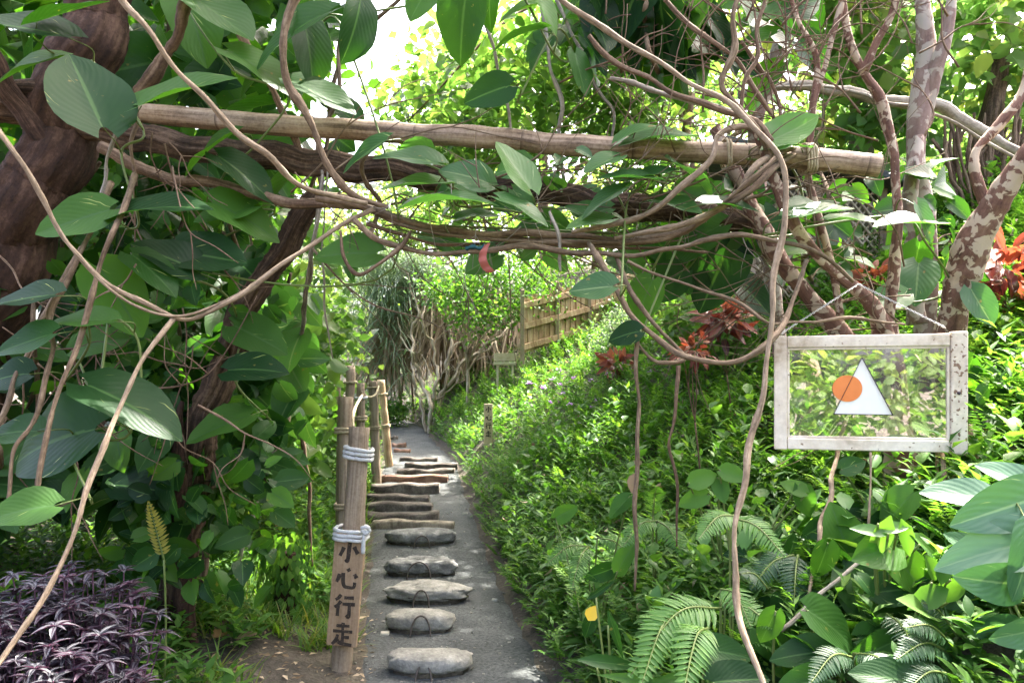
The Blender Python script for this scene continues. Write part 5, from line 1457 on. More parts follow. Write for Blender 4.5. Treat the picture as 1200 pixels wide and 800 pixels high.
tag(mb.build('path_gravel', M['stone'], origin=(0, 0, 0)), 'loose grit lying on the path', 'gravel', kind='stuff')

# single fallen leaves and pebbles
def fallen(name, label, px, py, Lp, wp, ang, mat, lift=.02):
    g = ground_at(px, py)
    mb = MB()
    s = g[1] / F
    a = math.radians(ang)
    p = g + np.array([0, 0, lift])
    put_leaves(mb, T_OVAL, p - np.array([math.cos(a), math.sin(a), 0]) * Lp * s / 2, np.array([math.cos(a), math.sin(a) * .8, .25]), np.array([.1, -.6, .8]), Lp * s, wp * s, .2)
    tag(mb.build(name, M[mat]), label, 'leaf')


fallen('fallen_leaf', 'tan dry leaf lying on the bare soil nearest to the grass', 258, 748, 22, 16, 70, 'dry')
fallen('fallen_leaf', 'small dry leaf at the foot of the tan one', 253, 775, 12, 9, 20, 'dry')
fallen('fallen_leaf', 'brown dry leaf lying in the dark plants beside the purple clump', 147, 742, 16, 12, 80, 'dry', .15)
fallen('fallen_leaf', 'curled grey-brown dry leaf beside the grass tuft', 290, 750, 26, 9, 30, 'dead')
mb = MB(); traced_leaf(mb, None, 694, 718, 20, 60, 15, 3.15, tmpl=T_OVAL, aspect=.8, petiole=False); tag(mb.build('fallen_leaf', M['yellow']), 'bright yellow leaf caught on the bank foliage', 'leaf')
mb = MB(); traced_leaf(mb, None, 742, 566, 26, 255, 13, 3.02, tmpl=T_OVAL, aspect=.6, petiole=False); tag(mb.build('dry_leaf', M['dead']), 'brown dry leaf stuck to the straight thin root', 'leaf')
for lab, px, py, r in (('white pebble on the path beside the tall hoop stone', 451, 746, 4.5), ('pale pebble lying between the stones and the bank', 580, 705, 3), ('little pale stone at the bank side of the path', 545, 604, 2.5)):
    g = ground_at(px, py); s = r * g[1] / F
    mb = MB(); box(mb, g + np.array([0, 0, s * .6]), s * 2.2, s * 1.6, s * 1.5, jitter=s * .15)
    tag(mb.build('pebble', M['pebble']), lab, 'pebble', 'pebbles on the path')

# ------------------------------------------------------------------ purple plants
def clump_mesh(r, h, n, nleaf):
    mb, st = MB(), MB()
    az = rng.uniform(0, 6.3, n); rr = r * np.sqrt(rng.random(n))
    base = np.stack([np.cos(az) * rr, np.sin(az) * rr, np.zeros(n)], 1)
    ht = h * (1 - .35 * (rr / r) ** 2) * rng.uniform(.8, 1.15, n)
    for q in range(n):
        top = base[q] + np.array([np.cos(az[q]) * .05, np.sin(az[q]) * .05, ht[q]])
        tube(st, [np.append(base[q], .004), np.append(top, .003)], None, per=2, ring=5, rough=0, caps=False)
        for lv, cnt in ((1.0, nleaf), (.72, nleaf // 2), (.45, nleaf // 3)):
            a2 = np.arange(cnt) * 2.4 + rng.random() * 6
            el = rng.uniform(-.1, .7, cnt)
            tip = np.stack([np.cos(a2) * np.cos(el), np.sin(a2) * np.cos(el), np.sin(el)], 1)
            nrm = np.stack([-np.cos(a2) * np.sin(el), -np.sin(a2) * np.sin(el), np.cos(el)], 1)
            p = np.broadcast_to(base[q] * (1 - lv) + top * lv, (cnt, 3))
            L = rng.uniform(.045, .08, cnt)
            put_leaves(mb, T_LANCE, p, tip, nrm, L, L * .34, .35, rnd=np.clip(rng.random() + rng.normal(0, .15, cnt), 0, 1))
    return mb, st


proto = thing('purple_plant', 'striped purple-leaved plant in the mound at the lower left', 'plant', (0, 0, 0), 'purple plants at the lower left')
mb_, st_ = clump_mesh(.16, .36, 24, 8)
mb_.build('foliage', M['purple'], proto); st_.build('stem', M['purple_stem'], proto)
spots = [(25, 665, 2.75), (85, 662, 2.8), (5, 715, 2.55), (60, 715, 2.6), (105, 700, 2.75), (25, 775, 2.4), (80, 775, 2.45), (-45, 690, 2.6), (-25, 780, 2.35), (50, 830, 2.3), (115, 810, 2.45)]
for q, (px, py, D) in enumerate(spots):
    if q == 0:
        r_ = proto
    else:
        r_ = proto.copy(); COL.objects.link(r_)
        for ch in list(proto.children):
            c2 = ch.copy(); COL.objects.link(c2); c2.parent = r_
    p = P(px, py, D)
    r_.location = (p[0], p[1] + .1, p[2] - .40)
    r_.rotation_euler = (rng.normal(0, .08), rng.normal(0, .08), rng.uniform(0, 6.3))

# ------------------------------------------------------------------ red leaved crotons
def croton(label, cx, cy, size, n, tone=(.1, .95), near=.3):
    n = int(n * 1.8)
    g = ground_at(cx, cy + size * 1.1)
    D = g[1] - near
    g = np.array([P(cx, cy, D)[0], D, 0])
    t = thing('croton', label, 'shrub', (g[0], g[1], float(ground_z(g[0], g[1]))), 'red leaved crotons')
    mb, st = MB(), MB()
    s = size / F * D
    ctr = P(cx, cy, D)
    ft = np.array(t.location)
    fork = ft * .35 + ctr * .65 + [.02, .03, -.05]
    tube(st, [np.append(ft, .007), np.append((ft + fork) / 2 + [.04, .02, 0], .006), np.append(fork, .005)], None, per=5, ring=6, rough=.08)
    for q in range(4):
        e = ctr + np.array([rng.normal(0, .4), rng.normal(0, .3), rng.normal(.1, .25)]) * s
        tube(st, [np.append(fork, .004), np.append((e + fork) / 2 + rng.normal(0, .02, 3), .0035), np.append(e, .002)], None, per=4, ring=5, rough=0)
    v = unit(rng.normal(0, 1, (n, 3)) * [1, 1, .8] + [0, -.25, .15])
    n_ = n
    pos = ctr + v * s * rng.uniform(.2, .95, (n, 1))
    tip = unit(v + rng.normal(0, .35, (n, 3)) + [0, -.1, -.1])
    nrm = np.array([0, -.6, .8]) + rng.normal(0, .45, (n, 3))
    h = (v[:, 2] * .5 + .5)
    L = s * rng.uniform(.5, .8, n)
    put_leaves(mb, T_HEART, pos, tip, nrm, L, L * rng.uniform(.42, .56, n), rng.uniform(.05, .35, n), rnd=np.clip(tone[0] + (tone[1] - tone[0]) * h + rng.normal(0, .18, n), 0, 1))
    mb.build('foliage', M['croton'], t); st.build('stem', M['bark_brown'], t)


croton('croton with orange-pink top leaves and dark purple lower ones behind the hanging loop', 850, 374, 31, 50, near=2.7)
croton('small croton with red leaves low behind the loop, nearer the straight root', 812, 410, 20, 26, (.3, .85), 3.4)
croton('red croton standing alone among the violet flowers', 722, 428, 19, 28, (.15, .8))
croton('croton with broad salmon leaves at the right edge above the frame', 1180, 316, 42, 50, (.3, .95), .6)
croton('croton with orange leaves glimpsed between the mottled stems', 1024, 330, 26, 26, (.3, .95))

# ------------------------------------------------------------------ violet flowers on the bank
for q, (px, py) in enumerate([(655, 435), (672, 445), (648, 445), (692, 447), (660, 462), (645, 473), (655, 452), (693, 478), (711, 440), (637, 455), (620, 450), (763, 436), (700, 470), (668, 475)]):
    g = ground_at(px, py + 8)
    if g is None: continue
    top = P(px, py, g[1] - .3)
    t = thing('violet_flower', 'small violet flower head standing above the green of the bank', 'flower', (top[0], g[1] - .3, float(ground_z(top[0], g[1] - .3))), 'violet flowers on the bank')
    mb, st = MB(), MB()
    tube(st, [np.append(np.array(t.location), .003), np.append(top, .002)], None, per=3, ring=5, rough=0)
    n = 14; a = np.arange(n) * 2.4; el = rng.uniform(.2, 1.3, n)
    put_leaves(mb, T_DIAMOND, np.broadcast_to(top, (n, 3)), np.stack([np.cos(a) * np.cos(el), np.sin(a) * np.cos(el), np.sin(el)], 1), np.stack([-np.cos(a), -np.sin(a), np.ones(n)], 1), .042 * g[1] / 7, .028 * g[1] / 7, .2)
    mb.build('petal', M['flower'], t); st.build('stem', M['stem_green'], t)

# ------------------------------------------------------------------ red ribbon and blue cloth on the vine
mb = MB()
c = spline([P(573, 285, 3.15), P(569, 292, 3.12), P(567, 302, 3.11), P(571, 312, 3.12), P(577, 318, 3.13)], 5)
w = np.interp(np.linspace(0, 1, len(c)), [0, .3, 1], [.006, .010, .013])
V = np.vstack([c + np.stack([w, .006 * np.sin(np.arange(len(c))), 0 * w], 1), c - np.stack([w, .008 * np.cos(np.arange(len(c))), 0 * w], 1)])
k = np.arange(len(c) - 1); m = len(c)
mb.add(V, [np.stack([k, k + 1, k + m + 1, k + m], 1)])
mb.add(V + np.array([-.012, .012, -.004]), [np.stack([k, k + 1, k + m + 1, k + m], 1)])
tag(mb.build('ribbon', M['ribbon']), 'faded red ribbon tied to the lowest liana over the path', 'ribbon')
mb = MB(); rr = [P(x, y, 3.2) for x, y in ((545, 292), (554, 289), (562, 291), (569, 288))]; tube(mb, rr, .010, per=5, ring=9, rough=.25, lumpy=.2)
tag(mb.build('cloth_strip', M['tarp']), 'dark teal cloth strip twisted round the liana beside the red ribbon', 'cloth')

# ------------------------------------------------------------------ hut, fence, bench in the background
hp = P(985, 270, 7.2); hz = float(ground_z(hp[0], 7.5))
ht = thing('hut', 'small hut with woven cane lattice wall and dark roof edge behind the bamboo end', 'hut', (hp[0], 7.4, hz - .1))
D = 7.2
a, b = P(930, 262, D), P(1036, 214, D)
mb = MB()
x0, x1, zb, zt = P(880, 262, D)[0], P(1034, 262, D)[0], hz - .2, P(1000, 212, D)[2]
stp = .075
import itertools
for sgn in (-1, 1):
    for q in np.arange(x0 - (zt - zb), x1 + (zt - zb), stp):
        pts = []
        for zz in np.linspace(zb, zt, 14):
            x = q + sgn * (zz - zb) * .8
            if x0 <= x <= x1: pts.append((x, D + .012 * sgn + .006 * math.sin(zz * 60 + q * 20), zz))
        if len(pts) > 2: tube(mb, np.array(pts), .011, per=1, ring=5, rough=.1)
mb.build('lattice_wall', M['lattice'], ht)
mb = MB(); box(mb, ((x0 + x1) / 2, D + .95, (zb + zt) / 2), x1 - x0 - .06, 1.7, zt - zb); mb.build('wall', M['hut'], ht, smooth=False)
mb = MB()
for x in (x0, (x0 + x1) / 2, x1): box(mb, (x, D - .01, (zb + zt) / 2), .07, .05, zt - zb)
mb.build('post', M['wood'], ht, smooth=False)
mb = MB()
r0, r1 = P(955, 200, D - .2), P(1036, 222, D - .2)
box(mb, ((x0 + x1) / 2 - .1, D + .85, zt + .12), x1 - x0 + .5, 2.3, .07, axes=[unit(np.array([1, 0, -.22])), [0, 1, 0], unit(np.array([.22, 0, 1]))])
mb.build('roof', M['roof'], ht, smooth=False)

fg = thing('wooden_fence', 'plank fence of pale boards and three rails climbing the hill beyond the round tree', 'fence', P(612, 420, 12.5))
D = 12.5
fa, fb = P(611, 416, D), P(692, 392, D + .9)
dirf = unit((fb - fa) * np.array([1, 1, 0]))
Lf = float((fb - fa) @ dirf); slope = (fb[2] - fa[2]) / Lf
mb = MB()
n = 13
for q in range(n):
    s = (q + .5) / n * Lf
    hgt = .92 + rng.normal(0, .02)
    gap = .7 if q not in (1, 5) else .55
    box(mb, fa + dirf * s + np.array([0, .04, slope * s + .03 + hgt / 2]), Lf / n * (.80 + .1 * rng.random()), .025, hgt, axes=[dirf, [-dirf[1], dirf[0], 0], [0, 0, 1]], jitter=.004)
mb.build('board', M['fence'], fg, smooth=False)
for hz_ in (.12, .47, .82):
    mb = MB(); box(mb, fa + dirf * Lf / 2 + np.array([0, -.01, slope * Lf / 2 + hz_]), Lf * 1.02, .05, .10, axes=[unit(dirf + [0, 0, slope]), [-dirf[1], dirf[0], 0], unit(np.array([-slope * dirf[0], -slope * dirf[1], 1]))]); mb.build('rail', M['fence'], fg, smooth=False)
for s in (0.02, Lf * .5, Lf * .98):
    mb = MB(); box(mb, fa + dirf * s + np.array([0, .0, slope * s + .45]), .07, .07, 1.3); mb.build('post', M['wood'], fg, smooth=False)
# second stretch of the fence further right
fb2 = P(745, 372, D + 1.5)
fg2 = thing('wooden_fence', 'short plank fence half hidden in shrubs, continuing uphill from the pale boards', 'fence', fb)
Lf2 = float(np.linalg.norm((fb2 - fb)[:2])); d2 = unit((fb2 - fb) * np.array([1, 1, 0])); sl2 = (fb2[2] - fb[2]) / Lf2
for hz_ in (.12, .47, .82):
    mb = MB(); box(mb, fb + d2 * Lf2 / 2 + np.array([0, 0, sl2 * Lf2 / 2 + hz_]), Lf2, .05, .09, axes=[unit(d2 + [0, 0, sl2]), [-d2[1], d2[0], 0], [0, 0, 1]]); mb.build('rail', M['fence'], fg2, smooth=False)
mb = MB()
for q in range(10):
    s = (q + .5) / 10 * Lf2
    box(mb, fb + d2 * s + np.array([0, .05, sl2 * s + .47]), Lf2 / 10 * .8, .025, .9, axes=[d2, [-d2[1], d2[0], 0], [0, 0, 1]], jitter=.004)
mb.build('board', M['fence'], fg2, smooth=False)

g = ground_at(592, 436); gz = float(ground_z(g[0], g[1])); DB = min(g[1], 12.9); gz = float(ground_z(P(592, 430, DB)[0], DB)); g = P(592, 430, DB)
bn = thing('bench', 'pale low bench standing in the green before the plank fence', 'bench', (g[0], DB, gz))
top = P(592, 426, DB)[2]
mb = MB(); box(mb, (g[0], DB, top), .40, .28, .05); mb.build('seat', M['bench'], bn, smooth=False)
mb = MB(); box(mb, (g[0], DB + .13, top + .12), .40, .03, .14); mb.build('backrest', M['bench'], bn, smooth=False)
for sx in (-.13, .13):
    for sy in (-.1, .1):
        mb = MB(); box(mb, (g[0] + sx, DB + sy, (top + gz) / 2), .035, .035, top - gz); mb.build('leg', M['bench'], bn, smooth=False)

# ------------------------------------------------------------------ dead frond clump with reed crown
cl = P(525, 500, 15.5); cz = float(ground_z(cl[0] , 16.2))
ct = thing('reed_clump', 'tall clump with blue-green drooping blades and a skirt of dead straw-coloured fronds', 'plant', (cl[0], 16.2, cz))
mb = MB()
n = 1500
cxs = np.concatenate([rng.normal(-2.35, .35, n // 2), rng.normal(-1.0, .75, n - n // 2)])
px = rng.uniform(440, 612, n); D = 15.2 + 1.5 * rng.random(n)
topy = np.interp(px, [440, 480, 520, 560, 612], [395, 335, 335, 350, 370]) + rng.normal(0, 14, n)
pos = np.stack([(px - CX) / F * D, D, H + (CY - topy) / F * D], 1)
tip = np.stack([rng.normal(-.05, .28, n), rng.normal(-.25, .15, n), -1 + .25 * rng.random(n)], 1)
L = rng.uniform(.9, 2.0, n)
low = np.interp(px, [440, 470, 520, 560, 612], [478, 512, 520, 490, 440])
L = np.minimum(L, (low - topy) / F * D * rng.uniform(.7, 1.08, n)); L = np.maximum(L, .3)
put_leaves(mb, T_BLADE, pos, tip, np.stack([rng.normal(0, .4, n), -np.ones(n), rng.normal(.2, .3, n)], 1), L, rng.uniform(.03, .08, n), rng.uniform(-.15, .15, n))
mb.build('dead_fronds', M['dead'], ct)
mb = MB()
n = 3600
px = rng.normal(450, 26, n); px = np.where(rng.random(n) < .06, rng.uniform(470, 520, n), px); D = 14.4 + 2.0 * rng.random(n)
topy = np.interp(px, [400, 440, 490, 560], [330, 285, 300, 325]) + np.abs(rng.normal(0, 75, n)) * (px < 480) + np.abs(rng.normal(0, 14, n)) * (px >= 480)
pos = np.stack([(px - CX) / F * D, D, H + (CY - topy) / F * D], 1)
az = rng.uniform(0, 6.3, n)
tip = np.stack([np.cos(az), np.sin(az), rng.uniform(-.5, .7, n)], 1)
put_leaves(mb, T_BLADE, pos, tip, np.stack([-np.cos(az) * .3, -np.sin(az) * .3, np.ones(n)], 1), rng.uniform(.35, .8, n), rng.uniform(.014, .03, n), rng.uniform(.4, .9, n))
mb.build('blades', M['pampas'], ct)
sm = MB()
for q in range(26):
    x = rng.uniform(450, 608); D_ = 15.9 + rng.random() * .6
    tube(sm, [P(x + rng.normal(0, 6), 505, D_), P(x, 430, D_), P(x + rng.normal(0, 8), 345, D_)], .03, per=4, ring=6, rough=.1)
sm.build('stem', M['bark_brown'], ct)

# ------------------------------------------------------------------ bare white shrub before it
wb = ground_at(502, 506)
ws = thing('bare_shrub', 'leafless whitish shrub with several crooked stems at the bend of the path', 'shrub', wb)
Dw = wb[1]
for pts, w in (([(503, 510), (505, 480), (500, 460), (492, 440), (484, 415), (483, 390), (490, 365), (482, 340), (478, 320)], (9, 3)), ([(500, 510), (508, 470), (512, 440), (510, 415), (500, 390), (495, 370), (502, 350)], (8, 3)),
               ([(505, 508), (512, 480), (520, 455), (525, 425), (528, 395), (524, 365)], (8, 4)), ([(506, 505), (516, 470), (532, 440), (555, 415), (580, 398), (602, 378), (625, 360)], (9, 4)),
               ([(500, 508), (492, 470), (486, 450), (482, 425)], (6, 4)), ([(555, 415), (570, 410), (578, 400), (572, 385), (576, 370)], (4, 3)), ([(525, 420), (540, 400), (560, 392)], (4, 2)),
               ([(580, 398), (584, 420), (587, 445)], (4, 3)), ([(484, 415), (470, 395), (466, 372)], (4, 2)), ([(502, 480), (520, 460), (545, 445)], (4, 2))):
    liana('stem', None, None, [(x, y, Dw + rng.normal(0, .12)) for x, y in pts], (w * .62 if np.isscalar(w) else (w[0] * .62, w[1] * .62)), 'bark_white', parent=ws, nodes=0, wob=.03, ring=8, rough=.10)

twig_spray('twig_foliage', ws, 40, (475, 640, 350, 450), (Dw - .3, Dw + .3), 'bark_white', (.3, 1), seed=12, length=(.4, 1.1), r=.010)
# ------------------------------------------------------------------ trees
def tree(name, label, foot, trunk_h, trunk_r, blobs, leaf, mat, tmpl, per, bark='bark_brown', cat='tree', group=None, spread=.2, limbs=9, up=.7, trunk=True, aspect=.75, lean=(0, 0), t=None):
    """blobs: (centre, radii, clusters)."""
    foot = np.asarray(foot, float)
    if t is None: t = thing(name, label, cat, foot, group)
    cl = []
    for c, r, n in blobs:
        d = unit(rng.normal(0, 1, (n, 3)))
        q = d * (rng.random(n) ** .45)[:, None] * np.asarray(r) + np.asarray(c)
        cl.append(q)
    cl = np.vstack(cl)
    gz = ground_z(cl[:, 0], cl[:, 1])
    cl = cl[cl[:, 2] > gz + .15]
    meanr = np.mean([np.mean(b[1]) for b in blobs])
    N = len(cl) * per
    pos = np.repeat(cl, per, 0) + rng.normal(0, 1, (N, 3)) * meanr * spread * np.array([1, 1, .7])
    az = rng.uniform(0, 6.3, N)
    tip = np.stack([np.cos(az), np.sin(az), rng.normal(-.4, .4, N)], 1)
    nrm = np.stack([rng.normal(0, .5, N), rng.normal(-.1, .5, N), np.full(N, up) + rng.normal(0, .3, N)], 1)
    L = leaf * rng.uniform(.65, 1.25, N)
    cr = np.repeat(np.clip(rng.normal(.5, .25, len(cl)), 0, 1), per)
    keep = ~in_beam(pos)
    pos, tip, nrm, L, cr = pos[keep], tip[keep], nrm[keep], L[keep], cr[keep]
    N = len(pos)
    mb = MB()
    put_leaves(mb, tmpl, pos, tip, nrm, L, L * aspect, rng.uniform(.1, .3, N), rnd=np.clip(cr + rng.normal(0, .15, N), 0, 1))
    mb.build('crown', M[mat], t)
    tm = MB()
    top = foot + np.array([lean[0], lean[1], trunk_h])
    if trunk:
        mid = (foot + top) / 2 + np.append(rng.normal(0, trunk_r, 2), 0)
        tube(tm, [np.append(foot - [0, 0, .2], trunk_r * 1.25), np.append(foot * .75 + mid * .25, trunk_r), np.append(mid, trunk_r * .85), np.append(top, trunk_r * .6)], None, per=6, ring=12, rough=.03, lumpy=.08)
        tm.build('trunk', M[bark], t)
    lm = MB()
    pick = cl[rng.choice(len(cl), min(limbs, len(cl)), replace=False)]
    pick = pick[~in_beam(pick)]
    for q in pick:
        s = .55 + .45 * rng.random()
        a = foot * (1 - s) + top * s
        m_ = a * .45 + q * .55 + np.array([rng.normal(0, .1), rng.normal(0, .1), .12 * np.linalg.norm(q - a)])
        tube(lm, [np.append(a, trunk_r * .45), np.append(m_, trunk_r * .28), np.append(q, trunk_r * .10)], None, per=5, ring=7, rough=.05)
    lm.build('limb', M[bark], t)
    return t


def blob(x0, x1, y0, y1, D, dep, n):
    """Crown lobe seen in a photo window at depth D."""
    c = P((x0 + x1) / 2, (y0 + y1) / 2, D)
    return (c, ((x1 - x0) / 2 / F * D, dep, (y1 - y0) / 2 / F * D), n)


def gfoot(px, D):
    x = (px - CX) / F * D
    return np.array([x, D, float(ground_z(x, D))])


tree('round_tree', 'small dense bright-green tree with tiny leaves before the plank fence', gfoot(548, 13.8), 1.2, .035,
     [blob(500, 560, 310, 360, 13, .6, 22), blob(530, 600, 296, 345, 13.3, .7, 34), blob(585, 650, 318, 380, 13.2, .6, 30), blob(520, 590, 340, 388, 12.8, .5, 26), blob(560, 690, 290, 335, 14, .8, 26)], .085, 'cover', T_COVER, 46, 'bark_white', spread=.36, aspect=.6, limbs=16)
# backlit trees beyond the path
tree('canopy_tree', 'tall backlit tree filling the gap above the bamboo pole in the middle', gfoot(800, 11.5), 5, .09,
     [blob(420, 620, 90, 185, 10, 1.6, 50), blob(560, 760, 40, 190, 10.5, 1.6, 76), blob(470, 640, 150, 290, 11, 1.4, 46), blob(620, 820, -40, 120, 10, 1.6, 64), blob(490, 640, 10, 120, 10.5, 1.5, 40)], .15, 'canopy', T_HEART_S, 20, spread=.22)
tree('canopy_tree', 'light green broad-leaved tree filling the top right corner', gfoot(1010, 7.6), 4.5, .12,
     [blob(900, 1060, -60, 90, 7, 1.0, 34), blob(1040, 1260, -60, 80, 7, 1.0, 36), blob(940, 1080, 60, 200, 7.6, .8, 32), blob(1080, 1260, 40, 190, 7.6, .9, 34), blob(860, 980, 120, 240, 8, .8, 18)], .17, 'canopy_right', T_HEART_S, 20, 'bark_grey', spread=.24)
tree('canopy_tree', 'mid-green tree on the slope behind the loop of liana', gfoot(810, 9.8), 3, .09,
     [blob(690, 860, 20, 170, 11, 1.0, 40), blob(690, 860, 170, 300, 9.4, 1.0, 56), blob(820, 960, 150, 330, 9.8, 1.0, 50), blob(700, 800, 90, 200, 10, 1.0, 26)], .13, 'canopy', T_HEART_S, 20, spread=.24)
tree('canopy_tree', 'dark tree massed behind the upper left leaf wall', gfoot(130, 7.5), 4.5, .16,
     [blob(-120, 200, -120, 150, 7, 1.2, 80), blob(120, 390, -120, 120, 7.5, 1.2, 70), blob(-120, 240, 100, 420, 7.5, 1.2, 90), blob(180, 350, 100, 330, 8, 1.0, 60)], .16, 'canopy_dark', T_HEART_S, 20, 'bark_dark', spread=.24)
tree('canopy_tree', 'sunlit young tree between the shaggy leaning trunk and the rope posts', gfoot(355, 9.0), 1.6, .05,
     [blob(290, 400, 300, 480, 8.6, .8, 60), blob(355, 420, 330, 470, 9.5, .7, 26), blob(240, 360, 380, 520, 8.2, .8, 44)], .12, 'canopy', T_HEART_S, 18, spread=.24)
tree('canopy_tree', 'far yellow-green tree above the reed clump', gfoot(470, 22), 5, .14,
     [blob(400, 540, 190, 320, 21, 2.2, 70), blob(500, 640, 170, 310, 22, 2.2, 70)], .17, 'far', T_DIAMOND, 40, spread=.22)
tree('canopy_tree', 'pale tall tree far beyond the bamboo pole, closing off the sky', gfoot(640, 17), 6, .14,
     [blob(470, 620, 60, 200, 16.5, 1.6, 40), blob(580, 760, -20, 180, 17, 1.6, 64), blob(720, 900, -60, 160, 17, 1.6, 60)], .2, 'far', T_DIAMOND, 36, spread=.22)
tree('canopy_tree', 'far yellow-green tree beyond the plank fence', gfoot(700, 20), 4, .14,
     [blob(600, 740, 200, 340, 20, 2.2, 80), blob(700, 840, 180, 330, 19, 2.0, 70)], .16, 'far', T_DIAMOND, 40, spread=.22)
tree('canopy_tree', 'hazy tree at the far end of the path left of the reed clump', gfoot(400, 26), 5, .16,
     [blob(340, 450, 200, 440, 25, 2.5, 90), blob(250, 380, 150, 420, 26, 2.5, 80)], .2, 'far', T_DIAMOND, 36, spread=.22)
tree('canopy_tree', 'tree on top of the slope behind the hut', gfoot(1080, 11.5), 3, .13,
     [blob(960, 1120, 120, 260, 11, 1.2, 34), blob(1080, 1280, 110, 270, 11, 1.2, 40)], .16, 'canopy_right', T_HEART_S, 18, 'bark_grey', spread=.24)
tree('canopy_tree', 'dim tree far back on the upper slope behind the mottled stems', gfoot(900, 15), 4, .13,
     [blob(760, 960, 60, 280, 15, 1.6, 44), blob(930, 1100, 40, 250, 15.5, 1.6, 32)], .16, 'canopy', T_DIAMOND, 30, spread=.22)
# grey root-covered trunk at the far right
rt = thing('rooted_trunk', 'grey old trunk wrapped in hanging roots at the right edge of the slope', 'tree', gfoot(1145, 6.6))
rm = MB()
for q in range(34):
    x = 1118 + 92 * rng.random(); D_ = 6.5 + .35 * rng.random(); e = rng.normal(0, 10)
    tube(rm, [P(x, 290 + rng.normal(0, 14), D_), P(x + rng.normal(0, 5), 235, D_ + rng.normal(0, .05)), P(x + e, 185, D_), P(x + 2 * e + 12, 150 + rng.normal(0, 15), D_)], [.010, .014, .016, .014], per=6, ring=6, wob=.012, rough=.15)
rm.build('root', M['bark_brown'], rt)
tm = MB(); tube(tm, [P(1150, 310, 6.9), P(1152, 220, 6.9), P(1160, 150, 6.9), P(1175, 60, 7.0)], [.16, .14, .11, .06], per=6, ring=14, lumpy=.1); tm.build('trunk', M['bark_dark'], rt)
# thin trunks visible in the backlit gap
# undergrowth shrubs
def shrub(label, px0, px1, py0, py1, D, dep, n, leaf, mat, tmpl=T_HEART_S, per=16):
    tree('shrub', label, gfoot((px0 + px1) / 2, D), max(.3, (CY - (py0 + py1) / 2) / F * D + H - gfoot((px0 + px1) / 2, D)[2]), .025, [blob(px0, px1, py0, py1, D, dep, n)], leaf, mat, tmpl, per, 'bark_brown', 'shrub', spread=.25, limbs=7)


shrub('sunlit shrub behind the left ground at the foot of the leaning trunk', 250, 390, 430, 560, 6.6, .6, 60, .09, 'cover')
shrub('bright leafy shrub right behind the rope posts', 360, 440, 440, 540, 9.5, .5, 50, .09, 'canopy')
shrub('dark leafy shrub low in front of the leaning trunk', 170, 300, 520, 620, 4.6, .3, 50, .09, 'cover')
shrub('feathery grey-green shrub on the hillside before the second fence', 696, 768, 362, 430, 10.5, .6, 70, .05, 'pampas', T_COVER, 30)
shrub('leafy shrub on the slope behind the loop of liana', 760, 900, 330, 430, 6.5, .5, 60, .08, 'canopy')
shrub('bright bush on the slope between the mottled stems and the rooted trunk', 1060, 1200, 280, 350, 6.0, .4, 60, .07, 'canopy_right')
shrub('low green mound at the foot of the dead frond skirt', 420, 486, 462, 506, 15.0, .4, 60, .07, 'cover', T_COVER, 30)
iv = thing('ivy_stump', 'short stump wrapped in small creeping leaves and brown dry bits beside the sign post', 'stump', gfoot(335, 4.8))
c0 = np.array(iv.location)
tm = MB(); tube(tm, [c0, c0 + [0, 0, .2], c0 + [.02, 0, .42]], [.07, .06, .05], per=5, ring=12, lumpy=.12); tm.build('trunk', M['bark_red'], iv)
mb = MB(); n = 620; a = rng.uniform(0, 6.3, n); zz = rng.random(n) * .52; r_ = .05 + .15 * rng.random(n)
put_leaves(mb, T_HEART_S, np.stack([c0[0] + np.cos(a) * r_, c0[1] + np.sin(a) * r_, c0[2] + zz], 1), np.stack([np.cos(a) * .4, np.sin(a) * .4, -np.ones(n)], 1), np.stack([np.cos(a), np.sin(a), .5 * np.ones(n)], 1), rng.uniform(.03, .06, n), rng.uniform(.02, .04, n), .2)
mb.build('foliage', M['cover'], iv)

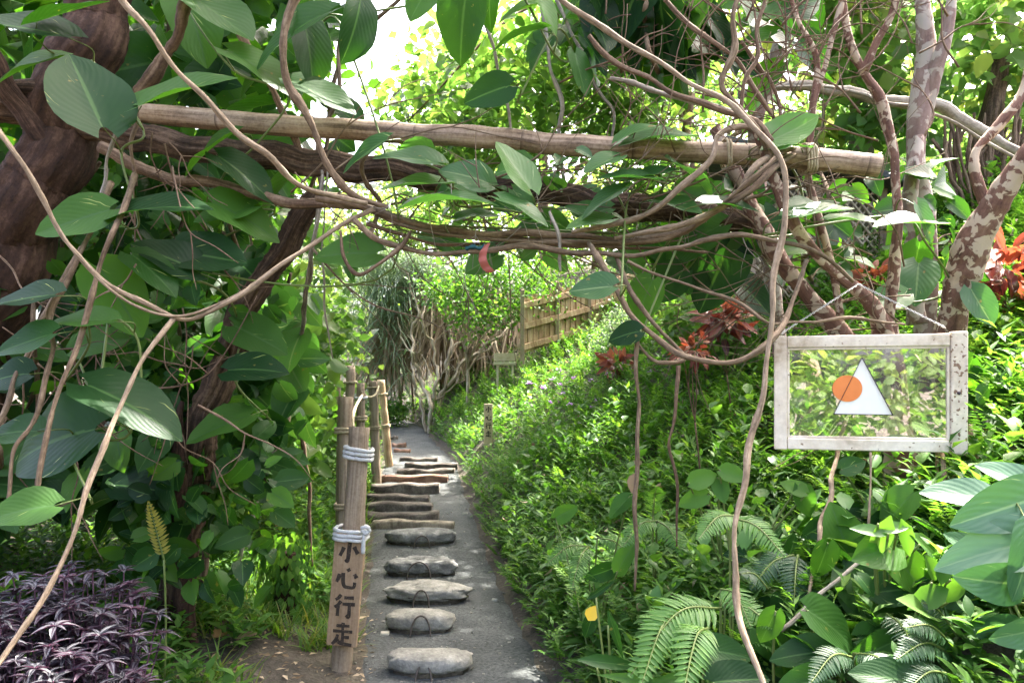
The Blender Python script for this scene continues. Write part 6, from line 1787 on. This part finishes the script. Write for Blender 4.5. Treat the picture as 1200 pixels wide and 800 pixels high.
# crown of the big left tree over the path, and the wood behind the camera
tree(None, None, np.array(bt_.location) + [.6, 0, 3.0], 2.6, .3, [((1.2, 6.9, 7.3), (2.6, 2.4, .8), 225), ((2.0, 8.6, 7.7), (2.0, 1.2, .6), 45), ((.2, 4.6, 6.4), (2.6, 1.6, .7), 60), ((-3.2, 5.4, 6.6), (1.8, 2.4, .9), 28)],
     .22, 'canopy', T_HEART_S, 20, 'bark_red', spread=.16, limbs=16, trunk=False, t=bt_)
for lab, x, y, hh in (('sunlit yellow-green tree behind the viewer at the head of the path', -.4, -6.5, 4.5), ('second tree behind the viewer opposite the window frame', 2.4, -7.0, 5.0), ('third tree behind the viewer further up the bank', 5.0, -5.0, 4.5)):
    tree('canopy_tree', lab, (x, y, float(ground_z(x, y))), hh, .12, [((x, y, hh * .75), (1.7, 1.2, 1.3), 40), ((x + .3, y + .5, hh * .30), (1.7, .8, 1.3), 80)], .17, 'far', T_HEART_S, 18, 'bark_white', spread=.26)

# ------------------------------------------------------------------ light, sky, camera
sun = bpy.data.lights.new('sun', 'SUN')
sun.energy = 2.6
sun.angle = math.radians(.5)
sun.color = (1.0, .95, .86)
so = bpy.data.objects.new('sun', sun)
COL.objects.link(so)
so.rotation_euler = TO_SUN.to_track_quat('Z', 'Y').to_euler()
so.location = (4, 6, 20)
wd = bpy.data.worlds.new('World')
SC.world = wd
wd.use_nodes = True
nt = wd.node_tree
nt.nodes.clear()
sk = nt.nodes.new('ShaderNodeTexSky')
sk.sky_type = 'NISHITA'
sk.sun_disc = False
sk.sun_elevation = math.asin(TO_SUN.z)
sk.sun_rotation = math.atan2(TO_SUN.x, TO_SUN.y)
sk.air_density = .6
sk.dust_density = 9.0
sk.ozone_density = 0.3
bg = nt.nodes.new('ShaderNodeBackground')
bg.inputs[1].default_value = .15
wo = nt.nodes.new('ShaderNodeOutputWorld')
nt.links.new(sk.outputs[0], bg.inputs[0])
nt.links.new(bg.outputs[0], wo.inputs[0])

cam = bpy.data.cameras.new('camera')
cam.sensor_width = 36
cam.lens = 36 * F / 1200
cam.shift_y = (CY - 400) / 1200
cam.clip_end = 1000
cam.clip_start = .05
co = bpy.data.objects.new('camera', cam)
COL.objects.link(co)
co.location = (0, 0, H)
co.rotation_euler = (PI / 2, 0, 0)
SC.camera = co
SC.render.resolution_x, SC.render.resolution_y = 1024, 682
SC.view_settings.view_transform = 'Standard'
SC.view_settings.look = 'None'
SC.view_settings.exposure = EXPOSURE
SC.view_settings.gamma = 1
SC.view_settings.use_curve_mapping = False
SC.cycles.max_bounces = 10
SC.cycles.diffuse_bounces = 5
SC.cycles.transmission_bounces = 6
SC.cycles.transparent_max_bounces = 8
SC.cycles.use_denoising = True
SC.cycles.caustics_reflective = False
SC.cycles.caustics_refractive = False
